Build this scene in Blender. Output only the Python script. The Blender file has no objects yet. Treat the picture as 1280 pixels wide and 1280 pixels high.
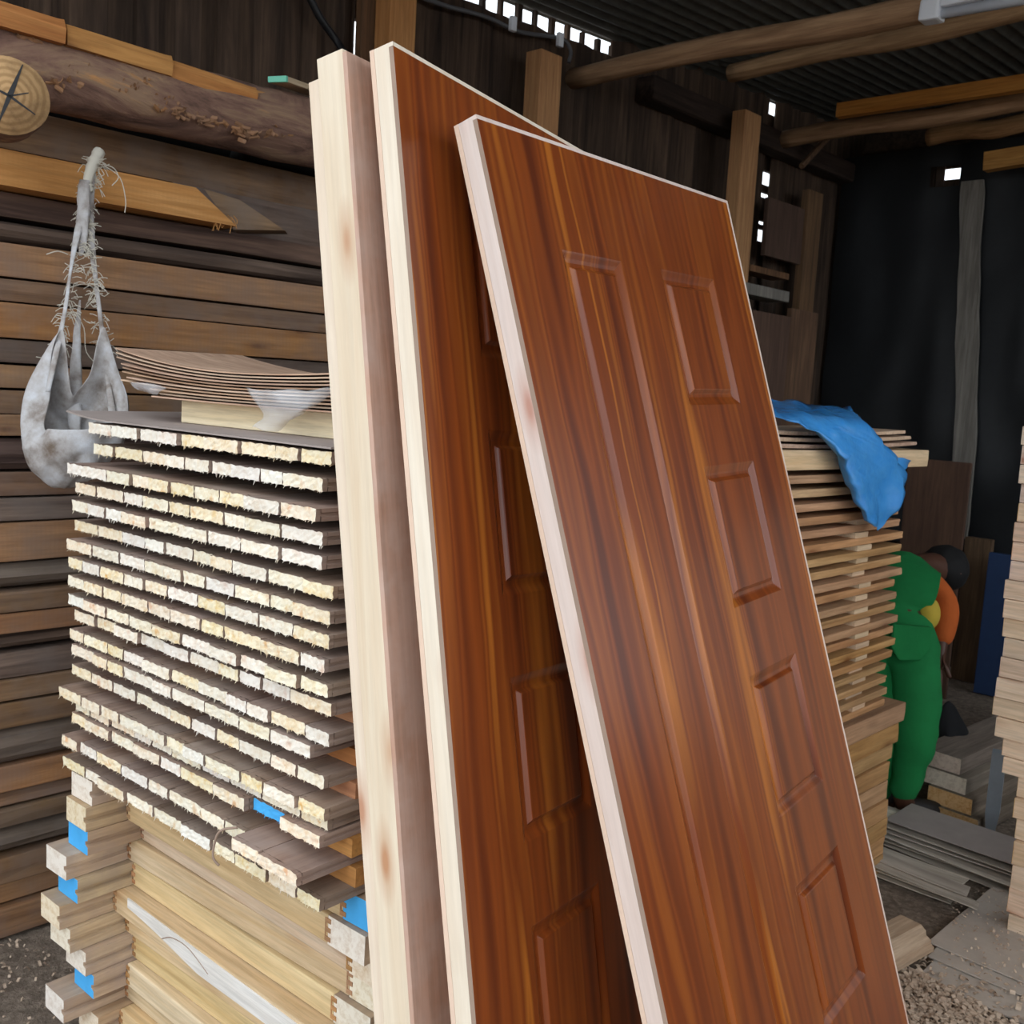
import bpy, bmesh, math, random
from mathutils import Vector, Matrix, noise
R = random.Random(7)
sc = bpy.context.scene
COL = sc.collection
rad = math.radians

# ------------------------------------------------------------------ camera
FPX, YAW, PIT, ROL = 1250.0, rad(44), rad(6.75), rad(3.26)
CAM = Vector((0, 0, 1.55))
_f0 = Vector((-math.sin(YAW), math.cos(YAW), 0)); _r0 = Vector((math.cos(YAW), math.sin(YAW), 0)); _up = Vector((0, 0, 1))
FW = math.cos(PIT) * _f0 - math.sin(PIT) * _up
_u0 = math.sin(PIT) * _f0 + math.cos(PIT) * _up
RT = math.cos(ROL) * _r0 + math.sin(ROL) * _u0
UP = -math.sin(ROL) * _r0 + math.cos(ROL) * _u0
def ray(px, py): return RT * ((px - 640) / FPX) - UP * ((py - 640) / FPX) + FW
def on(px, py, ax, v):
    d = ray(px, py); return CAM + d * ((v - CAM[ax]) / d[ax])
def onX(px, py, v): return on(px, py, 0, v)
def onY(px, py, v): return on(px, py, 1, v)
def onZ(px, py, v): return on(px, py, 2, v)
def dep(px, py, t): return CAM + ray(px, py) * t

cd = bpy.data.cameras.new('camera'); co = bpy.data.objects.new('camera', cd); COL.objects.link(co)
co.matrix_world = Matrix.Translation(CAM) @ Matrix((RT, UP, -FW)).transposed().to_4x4()
cd.sensor_width = 36; cd.lens = FPX / 1280 * 36; cd.clip_start = .02
cd.dof.use_dof = True; cd.dof.focus_distance = 1.6; cd.dof.aperture_fstop = 13
sc.camera = co

# ------------------------------------------------------------------ words
ORD = ('first second third fourth fifth sixth seventh eighth ninth tenth eleventh twelfth thirteenth fourteenth fifteenth '
       'sixteenth seventeenth eighteenth nineteenth twentieth twenty-first twenty-second twenty-third twenty-fourth twenty-fifth '
       'twenty-sixth twenty-seventh twenty-eighth twenty-ninth thirtieth thirty-first thirty-second').split()

# ------------------------------------------------------------------ materials
def lin(c):
    return tuple(((x / 255) / 12.92 if x <= 10 else (((x / 255) + .055) / 1.055) ** 2.4) for x in c) + (1,)
class NT:
    def __init__(s, name):
        s.m = bpy.data.materials.new(name); s.m.use_nodes = True
        s.t = s.m.node_tree; s.n = s.t.nodes; s.l = s.t.links
        s.b = s.n['Principled BSDF']
    def add(s, typ, **kw):
        n = s.n.new(typ)
        for k, v in kw.items():
            if k in n.inputs: n.inputs[k].default_value = v
            else: setattr(n, k, v)
        return n
    def link(s, a, b): s.l.new(a, b)
    def ramp(s, fac, stops):
        n = s.n.new('ShaderNodeValToRGB'); e = n.color_ramp.elements
        while len(e) < len(stops): e.new(.5)
        for i, (p, c) in enumerate(stops): e[i].position = p; e[i].color = c
        s.link(fac, n.inputs[0]); return n.outputs[0]
    def mix(s, fac, a, b, mode='MIX'):
        n = s.n.new('ShaderNodeMix'); n.data_type = 'RGBA'; n.blend_type = mode
        for i, v in ((0, fac), (6, a), (7, b)):
            if hasattr(v, 'is_output'): s.link(v, n.inputs[i])
            else: n.inputs[i].default_value = v
        return n.outputs[2]
    def coords(s, scale, offset=True):
        tc = s.add('ShaderNodeTexCoord'); mp = s.add('ShaderNodeMapping'); mp.inputs['Scale'].default_value = scale
        src = tc.outputs['Object']
        if offset:
            oi = s.add('ShaderNodeObjectInfo'); vm = s.add('ShaderNodeVectorMath', operation='SCALE'); vm.inputs[0].default_value = (31.7, 17.3, 23.9)
            s.link(oi.outputs['Random'], vm.inputs['Scale'])
            va = s.add('ShaderNodeVectorMath', operation='ADD'); s.link(src, va.inputs[0]); s.link(vm.outputs[0], va.inputs[1]); src = va.outputs[0]
        s.link(src, mp.inputs['Vector']); return mp.outputs[0]
    def noise(s, vec, scale=1, detail=5, rough=.6, dist=0):
        n = s.add('ShaderNodeTexNoise'); n.inputs['Scale'].default_value = scale; n.inputs['Detail'].default_value = detail
        n.inputs['Roughness'].default_value = rough; n.inputs['Distortion'].default_value = dist
        s.link(vec, n.inputs['Vector']); return n.outputs['Fac']
    def bump(s, h, strength=.3, dist=.003):
        n = s.add('ShaderNodeBump'); n.inputs['Strength'].default_value = strength; n.inputs['Distance'].default_value = dist
        s.link(h, n.inputs['Height']); s.link(n.outputs[0], s.b.inputs['Normal'])
    def vary(s, col, hue=.01, val=.15, sat=.1):
        oi = s.add('ShaderNodeObjectInfo'); h = s.add('ShaderNodeHueSaturation')
        def mr(a, b, mul):
            m = s.add('ShaderNodeMath', operation='MULTIPLY'); m.inputs[1].default_value = mul; s.link(oi.outputs['Random'], m.inputs[0])
            fr = s.add('ShaderNodeMath', operation='FRACT'); s.link(m.outputs[0], fr.inputs[0])
            r = s.add('ShaderNodeMapRange'); r.inputs['To Min'].default_value = a; r.inputs['To Max'].default_value = b
            s.link(fr.outputs[0], r.inputs['Value']); return r.outputs[0]
        s.link(mr(.5 - hue, .5 + hue, 7.13), h.inputs['Hue']); s.link(mr(1 - sat, 1 + sat, 3.71), h.inputs['Saturation'])
        s.link(mr(1 - val, 1 + val, 1.0), h.inputs['Value']); s.link(col, h.inputs['Color']); return h.outputs[0]
    def out(s, col, rough=.7, spec=.3):
        if hasattr(col, 'is_output'): s.link(col, s.b.inputs['Base Color'])
        else: s.b.inputs['Base Color'].default_value = col
        s.b.inputs['Roughness'].default_value = rough; s.b.inputs['Specular IOR Level'].default_value = spec
        return s.m

AX = {'X': (1.6, 30, 30), 'Y': (30, 1.6, 30), 'Z': (30, 30, 1.6)}
def wood(name, c1, c2, axis='Y', rough=.75, knots=None, dust=None, val=.12, hue=.008, k=1.0, bstr=.25, saw=False, fine=.34):
    n = NT(name); sc_ = tuple(a * k for a in AX[axis]); v = n.coords(sc_)
    g = n.noise(v, 1, 7, .62, .7)
    col = n.ramp(g, [(.3, lin(c2)), (.62, lin(c1))])
    v2 = n.coords(tuple(3.0 if a < 5 else 6.0 for a in AX[axis]))
    b = n.noise(v2, 1, 3, .5)
    col = n.mix(n.ramp(b, [(.35, (0, 0, 0, 1)), (.7, (1, 1, 1, 1))]), col, n.mix(.5, col, lin(c2)))
    fg = n.noise(n.coords(tuple(a * 3.2 for a in sc_)), 1, 4, .7)
    col = n.mix(n.ramp(fg, [(.36, (fine, fine, fine, 1)), (.6, (0, 0, 0, 1))]), col, lin(tuple(x * .62 for x in c2)))
    if knots:
        kv = n.coords(tuple(3.6 if a < 5 else 12.0 for a in AX[axis]))
        vo = n.add('ShaderNodeTexVoronoi'); vo.inputs['Scale'].default_value = 1.0; n.link(kv, vo.inputs['Vector'])
        kf = n.ramp(vo.outputs['Distance'], [(.05, (1, 1, 1, 1)), (.13, (.4, .4, .4, 1)), (.26, (0, 0, 0, 1))])
        col = n.mix(kf, col, lin(knots))
    if dust:
        dv = n.noise(n.coords((9, 9, 9)), 1, 4, .6)
        col = n.mix(n.ramp(dv, [(.35, (0, 0, 0, 1)), (.65, (.75, .75, .75, 1))]), col, lin(dust))
    if saw:
        w = n.add('ShaderNodeTexWave'); w.inputs['Scale'].default_value = 26; w.inputs['Distortion'].default_value = 1.5; w.bands_direction = axis
        n.link(n.coords((1, 1, 1)), w.inputs['Vector'])
        col = n.mix(n.ramp(w.outputs['Fac'], [(.2, (.0, .0, .0, 1)), (.9, (.12, .12, .12, 1))]), col, lin(c2))
    n.bump(g, bstr, .002)
    return n.out(n.vary(col, hue, val), rough)
def plain(name, c, rough=.6, spec=.4, metal=0, noisy=0):
    n = NT(name)
    if noisy:
        f = n.noise(n.coords((14, 14, 14)), 1, 5, .65)
        col = n.mix(f, lin(tuple(x * (1 - noisy) for x in c)), lin(tuple(min(255, x * (1 + noisy)) for x in c))); n.bump(f, .3, .004)
    else: col = lin(c)
    n.out(col, rough, spec); n.b.inputs['Metallic'].default_value = metal; return n.m

M = {}
def build_mats():
    M['end'] = endgrain('cream_end_grain', (236, 226, 206), (222, 200, 166), True)
    M['board'] = wood('dusty_board', (170, 146, 128), (128, 102, 86), 'Y', .85, dust=(158, 140, 128), val=.1)
    M['blue'] = plain('blue_paint', (70, 168, 232), .65, noisy=.12)
    M['frame'] = wood('pale_frame_timber', (224, 202, 170), (200, 168, 126), 'X', .7, knots=(170, 120, 76), val=.12)
    M['frame_yellow'] = wood('yellowish_rail', (222, 198, 154), (202, 170, 122), 'X', .7, val=.06)
    M['planed'] = wood('planed_white', (236, 232, 226), (222, 214, 202), 'X', .6, knots=(150, 130, 110), val=.02)
    M['framey'] = wood('pale_stile_timber', (206, 182, 150), (176, 146, 112), 'Y', .75, dust=(160, 140, 124), val=.1)
    M['frame_end'] = endgrain('stile_end_grain', (228, 216, 196), (204, 182, 152), False)
    M['joint'] = wood('joint_teeth', (196, 152, 108), (160, 116, 78), 'X', .8, val=.05)
    M['lath'] = wood('orange_lath', (196, 138, 84), (160, 104, 60), 'X', .7)
    M['edge'] = wood('cream_lipping', (226, 212, 192), (214, 194, 170), 'Z', .65, knots=(184, 140, 112), val=.03, hue=.004, bstr=.1, fine=.1)
    M['edge_pink'] = wood('pinkish_lipping', (222, 206, 196), (210, 188, 174), 'Z', .65, knots=(184, 136, 116), val=.02, hue=.004, bstr=.1, fine=.1)
    M['skin_edge'] = plain('hardboard_edge', (150, 128, 112), .8, noisy=.1)
    M['veneer'] = wood('dusty_veneer', (198, 158, 136), (172, 130, 106), 'Z', .6, dust=(190, 164, 150), val=.02, bstr=.05)
    M['raw_back'] = plain('raw_back_skin', (216, 188, 166), .8, noisy=.05)
    M['hardboard'] = plain('grey_hardboard', (158, 146, 140), .75, noisy=.08)
    M['sheetedge'] = wood('thin_sheet', (214, 184, 158), (178, 146, 122), 'X', .8, val=.12)
    M['pile_orange'] = wood('sawn_orange_plank', (184, 138, 92), (138, 98, 62), 'Y', .85, knots=(96, 64, 42), dust=(138, 112, 92), val=.12, saw=True)
    M['top_orange'] = wood('bright_sawn_plank', (206, 158, 102), (176, 126, 72), 'Y', .85, knots=(120, 80, 50), val=.05, saw=True)
    M['log_orange'] = wood('orange_offcut', (204, 148, 88), (160, 104, 56), 'Y', .8, knots=(110, 70, 42), val=.1)
    M['pile_brown'] = wood('sawn_brown_plank', (150, 114, 80), (98, 72, 52), 'Y', .85, dust=(122, 102, 88), val=.16)
    M['pile_grey'] = wood('weathered_grey_plank', (136, 116, 100), (88, 72, 62), 'Y', .85, dust=(112, 100, 92), val=.16)
    M['bark'] = wood('bark', (122, 98, 84), (58, 44, 40), 'Y', .95, val=.12, k=.7, bstr=1.0)
    M['log_bark'] = bark()
    M['log_end'] = logend()
    M['wall'] = wood('smoked_slab', (94, 76, 62), (36, 28, 24), 'Z', .95, val=0, k=.6, bstr=.8)
    M['post'] = wood('post_timber', (200, 150, 96), (168, 118, 70), 'Z', .8, val=.08)
    M['post_dark'] = wood('dark_upright', (128, 96, 68), (84, 62, 46), 'Z', .85, val=.1)
    M['pole'] = wood('roof_pole', (196, 156, 116), (140, 104, 72), 'X', .85, knots=(84, 56, 38), val=.12)
    M['pole_orange'] = wood('roof_batten', (206, 150, 78), (168, 112, 52), 'X', .8, val=.05)
    M['beam_dark'] = wood('dark_beam', (70, 56, 46), (36, 28, 24), 'Y', .95)
    M['roof'] = plain('rusty_dull_sheet', (96, 98, 95), .6, .4, .4, .25)
    M['black'] = plain('black_plastic', (26, 28, 30), .5, .4, 0, .25)
    M['cable'] = plain('black_cable', (24, 24, 26), .5)
    M['cable_grey'] = plain('grey_cable', (92, 92, 94), .5)
    M['white'] = plain('white_plastic', (226, 230, 236), .4)
    M['tube'] = plain('frosted_tube', (206, 212, 220), .3)
    M['batten'] = wood('grey_batten', (150, 144, 134), (112, 106, 98), 'Z', .9)
    M['brownboard'] = wood('brown_sheet', (104, 80, 62), (78, 58, 46), 'Z', .85)
    M['darkblue'] = plain('dark_blue', (34, 56, 92), .6, noisy=.1)
    M['stack2'] = wood('tan_board', (206, 164, 118), (168, 124, 82), 'Y', .8, knots=(120, 80, 50), val=.1)
    M['stack2b'] = wood('tan_beam', (200, 158, 110), (164, 122, 80), 'Y', .8, knots=(110, 76, 50), val=.08)
    M['stack2e'] = endgrain('tan_end', (212, 176, 134), (180, 136, 92), False)
    M['cream_plank'] = wood('cream_plank', (224, 198, 166), (204, 172, 136), 'Y', .75)
    M['cream_beam'] = wood('cream_beam', (242, 226, 190), (226, 204, 160), 'X', .7, val=.02)
    M['stack3'] = wood('pinkish_beam', (236, 210, 184), (212, 178, 146), 'X', .75, knots=(176, 126, 96), val=.1)
    M['stack3e'] = endgrain('pinkish_end', (222, 190, 158), (190, 150, 116), False)
    M['dirt'] = dirt()
    M['sheet_floor'] = plain('floor_hardboard', (178, 166, 154), .8, noisy=.1)
    M['strip'] = wood('veneer_strip', (226, 214, 198), (158, 146, 132), 'X', .85, val=.22, k=.7)
    M['shaving'] = wood('shavings', (216, 194, 168), (168, 140, 114), 'X', .85, val=0, k=2)
    M['greypost'] = plain('grey_primer_post', (138, 144, 150), .7, noisy=.1)
    M['greyplank'] = wood('dim_plank', (150, 136, 120), (112, 98, 86), 'Y', .85)
    M['mould'] = wood('moulding_timber', (206, 176, 148), (170, 136, 108), 'Y', .75)
    M['sack'] = sackmat()
    M['fray'] = plain('frayed_fibre', (204, 198, 184), .8)
    M['film'] = film('clear_film', (236, 238, 242), .26)
    M['bluefilm'] = film('blue_film', (44, 150, 238), .9)
    M['green'] = cloth('green_overall', (36, 128, 70))
    M['orange'] = cloth('orange_shirt', (196, 98, 46))
    M['skin'] = plain('skin', (86, 54, 40), .5)
    M['hair'] = plain('hair', (18, 16, 16), .8)
    M['shoe'] = plain('shoe', (40, 36, 36), .6)
    M['yellow'] = cloth('yellow_cloth', (206, 178, 72))
    M['darkcloth'] = plain('black_cloth', (20, 20, 22), .9, noisy=.2)
    M['mint'] = plain('mint_paint', (120, 206, 178), .6)
    M['laminate'] = laminate()

def endgrain(name, c1, c2, mould):
    n = NT(name); v = n.coords((60, 20, 60)); g = n.noise(v, 1, 6, .7, .4)
    col = n.ramp(g, [(.32, lin(c2)), (.55, lin(c1))])
    if mould:
        m = n.noise(n.coords((26, 26, 26)), 1, 5, .7)
        a = n.noise(n.coords((0, 0, 0)), 1, 0, 0)
        mk = n.add('ShaderNodeMath', operation='MULTIPLY'); n.link(n.ramp(m, [(.56, (0, 0, 0, 1)), (.66, (1, 1, 1, 1))]), mk.inputs[0])
        n.link(n.ramp(a, [(.5, (0, 0, 0, 1)), (.62, (.8, .8, .8, 1))]), mk.inputs[1])
        col = n.mix(mk.outputs[0], col, lin((110, 108, 96)))
        st = n.noise(n.coords((34, 10, 34)), 1, 3, .5)
        col = n.mix(n.ramp(st, [(.62, (0, 0, 0, 1)), (.72, (.55, .55, .55, 1))]), col, lin((206, 150, 96)))
    n.bump(g, .35, .0015)
    return n.out(n.vary(col, .012, .06, .45), .85, .2)
def bark():
    n = NT('flaking_bark'); g = n.noise(n.coords((9, 3, 9)), 1, 8, .7, 1.2)
    col = n.ramp(g, [(.3, lin((58, 42, 38))), (.5, lin((128, 98, 84))), (.62, lin((150, 122, 98))), (.72, lin((196, 140, 84)))])
    n.bump(g, 1, .012); return n.out(col, .95)
def logend():
    n = NT('log_end_grain'); v = n.coords((1, 1, 1), False)
    w = n.add('ShaderNodeTexWave', wave_type='RINGS'); w.rings_direction = 'Z'; w.inputs['Scale'].default_value = 22; w.inputs['Distortion'].default_value = 3; w.inputs['Detail'].default_value = 3
    n.link(v, w.inputs['Vector'])
    col = n.ramp(w.outputs['Fac'], [(.1, lin((158, 124, 84))), (.8, lin((184, 148, 104)))])
    g = n.noise(n.coords((14, 14, 14), False), 1, 5, .7); col = n.mix(n.ramp(g, [(.45, (0, 0, 0, 1)), (.7, (.8, .8, .8, 1))]), col, lin((116, 90, 62)))
    n.bump(g, .5, .004); return n.out(col, .85)
def dirt():
    n = NT('dirt_floor'); v = n.coords((1, 1, 1), False)
    a = n.noise(v, 3, 8, .7); b = n.noise(v, 40, 6, .75)
    col = n.mix(b, n.ramp(a, [(.3, lin((116, 102, 90))), (.7, lin((164, 148, 132)))]), n.ramp(b, [(.4, lin((92, 80, 70))), (.65, lin((184, 166, 148)))]))
    n.bump(b, 1, .02); return n.out(col, .95, .1)
def sackmat():
    n = NT('woven_sack'); v = n.coords((1, 1, 1), False)
    a = n.noise(v, 16, 6, .6)
    b = n.noise(v, 260, 2, .5)
    col = n.ramp(a, [(.3, lin((112, 98, 86))), (.52, lin((176, 172, 170))), (.75, lin((206, 210, 216)))])
    n.bump(b, .3, .002); n.out(col, .75)
    n.b.inputs['Subsurface Weight'].default_value = 0
    return n.m
def film(name, c, a):
    n = NT(name); n.out(lin(c), .22, .6)
    f = n.noise(n.coords((22, 22, 22)), 1, 4, .6); n.bump(f, .5, .006)
    if a > .8:
        n.link(n.mix(f, lin(c), lin((96, 178, 240))), n.b.inputs['Base Color'])
    n.b.inputs['Alpha'].default_value = a
    n.b.inputs['Transmission Weight'].default_value = .15
    return n.m
def cloth(name, c):
    n = NT(name); f = n.noise(n.coords((7, 7, 7)), 1, 5, .6)
    n.bump(f, .35, .03); return n.out(n.mix(f, lin(tuple(x * .82 for x in c)), lin(tuple(min(255, x * 1.12) for x in c))), .85, .15)
def laminate():
    n = NT('glossy_walnut_laminate')
    wob = n.noise(n.coords((5, 5, 1.6)), 1, 3, .5)
    tc = n.add('ShaderNodeTexCoord'); sx = n.add('ShaderNodeSeparateXYZ'); n.link(tc.outputs['Object'], sx.inputs[0])
    ma = n.add('ShaderNodeMath', operation='MULTIPLY_ADD'); ma.inputs[1].default_value = .05; n.link(wob, ma.inputs[0]); n.link(sx.outputs[0], ma.inputs[2])
    oi = n.add('ShaderNodeObjectInfo'); ad = n.add('ShaderNodeMath', operation='MULTIPLY_ADD'); ad.inputs[1].default_value = 4; n.link(oi.outputs['Random'], ad.inputs[0]); n.link(ma.outputs[0], ad.inputs[2])
    cx = n.add('ShaderNodeCombineXYZ'); n.link(ad.outputs[0], cx.inputs[0])
    mz = n.add('ShaderNodeMath', operation='MULTIPLY'); mz.inputs[1].default_value = .035; n.link(sx.outputs[2], mz.inputs[0]); n.link(mz.outputs[0], cx.inputs[2])
    g1 = n.noise(cx.outputs[0], 13, 2, .5); g2 = n.noise(cx.outputs[0], 75, 4, .6)
    col = n.ramp(g1, [(.32, lin((92, 40, 18))), (.42, lin((136, 66, 24))), (.47, lin((114, 52, 20))), (.53, lin((146, 76, 27))), (.60, lin((120, 56, 21))), (.655, lin((176, 102, 36))), (.69, lin((124, 58, 21)))])
    col = n.mix(n.ramp(g2, [(.35, (0, 0, 0, 1)), (.68, (.28, .28, .28, 1))]), col, lin((78, 36, 22)))
    n.out(col, .3, .42)
    n.b.inputs['Coat Weight'].default_value = .0
    return n.m
build_mats()

# ------------------------------------------------------------------ mesh helpers
def fin(name, bm, mats, parent=None, loc=None, rot=None, smooth=False):
    me = bpy.data.meshes.new(name); bmesh.ops.recalc_face_normals(bm, faces=bm.faces); bm.to_mesh(me); bm.free()
    for m in (mats if isinstance(mats, (list, tuple)) else [mats]): me.materials.append(M[m] if isinstance(m, str) else m)
    if smooth: me.polygons.foreach_set('use_smooth', [True] * len(me.polygons))
    o = bpy.data.objects.new(name, me); COL.objects.link(o)
    if parent is not None: o.parent = parent
    if loc is not None: o.location = loc
    if rot is not None: o.rotation_euler = rot
    return o
def thing(o, label, cat, group=None, kind=None):
    o['label'] = label; o['category'] = cat
    if group: o['group'] = group
    if kind: o['kind'] = kind
    return o
def struct(o): o['kind'] = 'structure'; return o
def empty(name, loc=(0, 0, 0), rotz=0):
    o = bpy.data.objects.new(name, None); COL.objects.link(o); o.location = loc; o.rotation_euler = (0, 0, rotz); o.empty_display_size = .05; return o
def box(bm, x0, x1, y0, y1, z0, z1, mi=0, bev=0):
    vs = [bm.verts.new((x, y, z)) for x in (x0, x1) for y in (y0, y1) for z in (z0, z1)]
    fs = []
    for q in ((0, 1, 3, 2), (4, 6, 7, 5), (0, 4, 5, 1), (2, 3, 7, 6), (0, 2, 6, 4), (1, 5, 7, 3)):
        f = bm.faces.new([vs[i] for i in q]); f.material_index = mi; fs.append(f)
    if bev:
        es = list({e for f in fs for e in f.edges}); bmesh.ops.bevel(bm, geom=es, offset=bev, segments=2, affect='EDGES', profile=.6)
    return fs
def sweep(bm, prof, path, mi=0, cap_mi=None, closed=True):
    """prof: list of 2D points per station or one list; path: list of (origin, ex, ez)"""
    rings = []
    for i, (o, ex, ez) in enumerate(path):
        p = prof[i] if isinstance(prof[0], list) else prof
        rings.append([bm.verts.new(o + ex * a + ez * b) for a, b in p])
    n = len(rings[0])
    for r0, r1 in zip(rings, rings[1:]):
        for k in range(n):
            f = bm.faces.new((r0[k], r0[(k + 1) % n], r1[(k + 1) % n], r1[k])); f.material_index = mi
    if closed:
        for r in (rings[0][::-1], rings[-1]):
            f = bm.faces.new(r); f.material_index = mi if cap_mi is None else cap_mi
    return rings
def tube(bm, pts, r, n=8, mi=0):
    pts = [Vector(p) for p in pts]; path = []
    for i, p in enumerate(pts):
        t = (pts[min(i + 1, len(pts) - 1)] - pts[max(i - 1, 0)]).normalized()
        a = t.cross(Vector((0, 0, 1)))
        if a.length < .1: a = t.cross(Vector((1, 0, 0)))
        a.normalize(); b = t.cross(a)
        path.append((p, a, b))
    rr = r if isinstance(r, (list, tuple)) else [r] * len(pts)
    sweep(bm, [[(q * math.cos(2 * math.pi * k / n), q * math.sin(2 * math.pi * k / n)) for k in range(n)] for q in rr], path, mi)
def smoothpts(pts, n=6):
    pts = [Vector(p) for p in pts]; out = []
    for i in range(len(pts) - 1):
        p0, p1, p2, p3 = pts[max(i - 1, 0)], pts[i], pts[i + 1], pts[min(i + 2, len(pts) - 1)]
        for k in range(n):
            t = k / n
            out.append(.5 * ((2 * p1) + (p2 - p0) * t + (2 * p0 - 5 * p1 + 4 * p2 - p3) * t * t + (3 * p1 - p0 - 3 * p2 + p3) * t ** 3))
    out.append(pts[-1]); return out
def rough_bar(bm, L, w, h, axis='Y', seg=14, jit=.004, bark=False, mi=0, mi_end=1, seed=0, taper=0, bow=0):
    """a sawn bar along +Y (x 0..-w, z 0..h); the face at x=0 is uneven"""
    prof = []; path = []
    for i in range(seg + 1):
        y = L * i / seg
        j = lambda q: noise.noise(Vector((q * 3.1 + seed * 7.7, y * 2.1, seed))) * jit
        if bark:
            c = .5 + noise.noise(Vector((seed, y * 1.7, 3))) * .12
            pts = [(-.030 + j(1), .002 + j(2) * .5), (-.010 + j(3) * 2, h * .22), (0 + j(4) * 2, h * c), (-.008 + j(5) * 2, h * .78), (-.026 + j(6), h - .002 + j(7) * .5)]
        else:
            pts = [(-.001 + j(1), 0 + j(2) * .4), (0 + j(1), .004), (0 + j(3), h * .5), (0 + j(5), h - .004), (-.001 + j(5), h + j(7) * .4)]
        pts += [(-w, h + j(8) * .4), (-w, j(9) * .4)]
        z = bow * (4 * (i / seg - .5) ** 2)
        prof.append(pts); path.append((Vector((0, y, z)), Vector((1, 0, 0)), Vector((0, 0, 1))))
    sweep(bm, prof, path, mi, mi_end)

# ------------------------------------------------------------------ setting
def slab_wall(bm, a0, a1, z1, place, gaps, seed, top=None):
    rr = random.Random(seed); a = a0; i = 0
    edges = []
    while a < a1:
        w = rr.uniform(.11, .2); edges.append((a, a + w)); a += w
    for i, (b0, b1) in enumerate(edges):
        d = .014 if i % 2 else 0
        lo, hi = b0 - .02, b1 + .02
        for g0, g1 in gaps:
            if lo < g0 < hi and hi > g1: 
                hi = max(g0, lo + .02)
            elif lo < g0 < hi: hi = g0
            elif g0 <= lo < g1: lo = g1
        if hi - lo < .01: continue
        zt = z1 if top is None else top(.5 * (lo + hi))
        prof = []; path = []
        for k in range(13):
            z = zt * k / 12
            q = lambda s: noise.noise(Vector((s * 3.7 + i * 5.1 + seed, z * 1.9, i))) * .008
            m = .5 * (lo + hi)
            prof.append([(lo + (q(1) if not gaps else -abs(q(1)) * .3), d), (lo + .02, d + .012), (m + q(5), d + .028 + q(3)), (hi - .02, d + .012), (hi + (q(2) if not gaps else abs(q(2)) * .3), d), (hi, d - .012), (lo, d - .012)])
            path.append(place(z))
        sweep(bm, prof, path)
WX = -3.3; BY = 6.4
g1 = onX(443, 50, WX).y; g2 = onX(951, 260, WX).y; ga, gb = onX(598, 8, WX).y, onX(772, 55, WX).y
bm = bmesh.new()
def roofz(y): return 3.235 + .044 * (y - 3) + .012 * (2.4 < y)
def ltop(a):
    return roofz(a) - .085 if ga - .05 < a < gb + .02 else 3.46
slab_wall(bm, -1.6, BY + .1, 3.3, lambda z: (Vector((WX, 0, z)), Vector((0, 1, 0)), Vector((1, 0, 0))), [(g1 - .022, g1 + .022), (g2 - .012, g2 + .014)], 3, ltop)
for k in range(9):
    y = ga + (gb - ga) * (k + .1) / 8.6; box(bm, WX - .012, WX + .012, y, y + R.uniform(.015, .035), 3.0, 3.26)
# offcuts nailed across most of the two slits
box(bm, WX - .06, WX - .03, g1 - .25, g1 + .25, 0, onX(443, 78, WX).z); box(bm, WX - .06, WX - .03, g1 - .25, g1 + .25, onX(443, 18, WX).z, 3.3)
z0, z1_ = onX(951, 300, WX).z, onX(951, 208, WX).z
box(bm, WX - .06, WX - .03, g2 - .3, g2 + .3, 0, z0); box(bm, WX - .06, WX - .03, g2 - .3, g2 + .3, z1_, 3.3)
for fa, fb in ((.18, .24), (.3, .62), (.7, .8)): box(bm, WX - .06, WX - .03, g2 - .3, g2 + .3, z0 + (z1_ - z0) * fa, z0 + (z1_ - z0) * fb)
struct(fin('wall_left', bm, 'wall'))
bm = bmesh.new()
hb = onY(1195, 215, BY)
slab_wall(bm, WX - .1, 1.85, 3.3, lambda z: (Vector((0, BY, z)), Vector((1, 0, 0)), Vector((0, -1, 0))), [(hb.x - .07, hb.x + .07)], 5, lambda a: 3.45)
box(bm, hb.x - .2, hb.x + .2, BY + .03, BY + .06, 0, hb.z - .035); box(bm, hb.x - .2, hb.x + .2, BY + .03, BY + .06, hb.z + .035, 3.45)
struct(fin('wall_back', bm, 'wall'))
bm = bmesh.new()
slab_wall(bm, .9, BY + .1, 1.25, lambda z: (Vector((1.75, 0, z)), Vector((0, 1, 0)), Vector((-1, 0, 0))), [], 9)
struct(fin('wall_right_occluder', bm, 'wall'))  # unseen low wall, added to block light and darken the lower door faces
bm = bmesh.new()
nx = 72 * 8
for j, (ya, yb, dz) in enumerate(((.5, 2.4, 0), (2.3, 4.6, .012), (4.5, 6.75, .024))):
    rows = []
    for y in (ya, yb):
        rows.append([bm.verts.new((-3.335 + 5.27 * i / nx, y, 3.235 + .022 * (y - 3) * 2 + dz + .010 * math.sin(2 * math.pi * i / 8) + .0175 * (5.27 * i / nx))) for i in range(nx + 1)])
    for i in range(nx): bm.faces.new((rows[0][i], rows[0][i + 1], rows[1][i + 1], rows[1][i]))
o = struct(fin('ceiling', bm, 'roof', smooth=True))
bm = bmesh.new()
N = 60
def gz(x, y): return noise.noise(Vector((x * 2.2, y * 2.2, 0))) * .006 - .006
vs = [[bm.verts.new((-4 + 8 * i / N, -2 + 9 * j / N, gz(-4 + 8 * i / N, -2 + 9 * j / N))) for j in range(N + 1)] for i in range(N + 1)]
for i in range(N):
    for j in range(N): bm.faces.new((vs[i][j], vs[i + 1][j], vs[i + 1][j + 1], vs[i][j + 1]))
struct(fin('floor', bm, 'dirt', smooth=True))
bm = bmesh.new(); box(bm, -25, 25, -25, 25, -.12, -.03)
struct(fin('ground', bm, 'dirt'))
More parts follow.
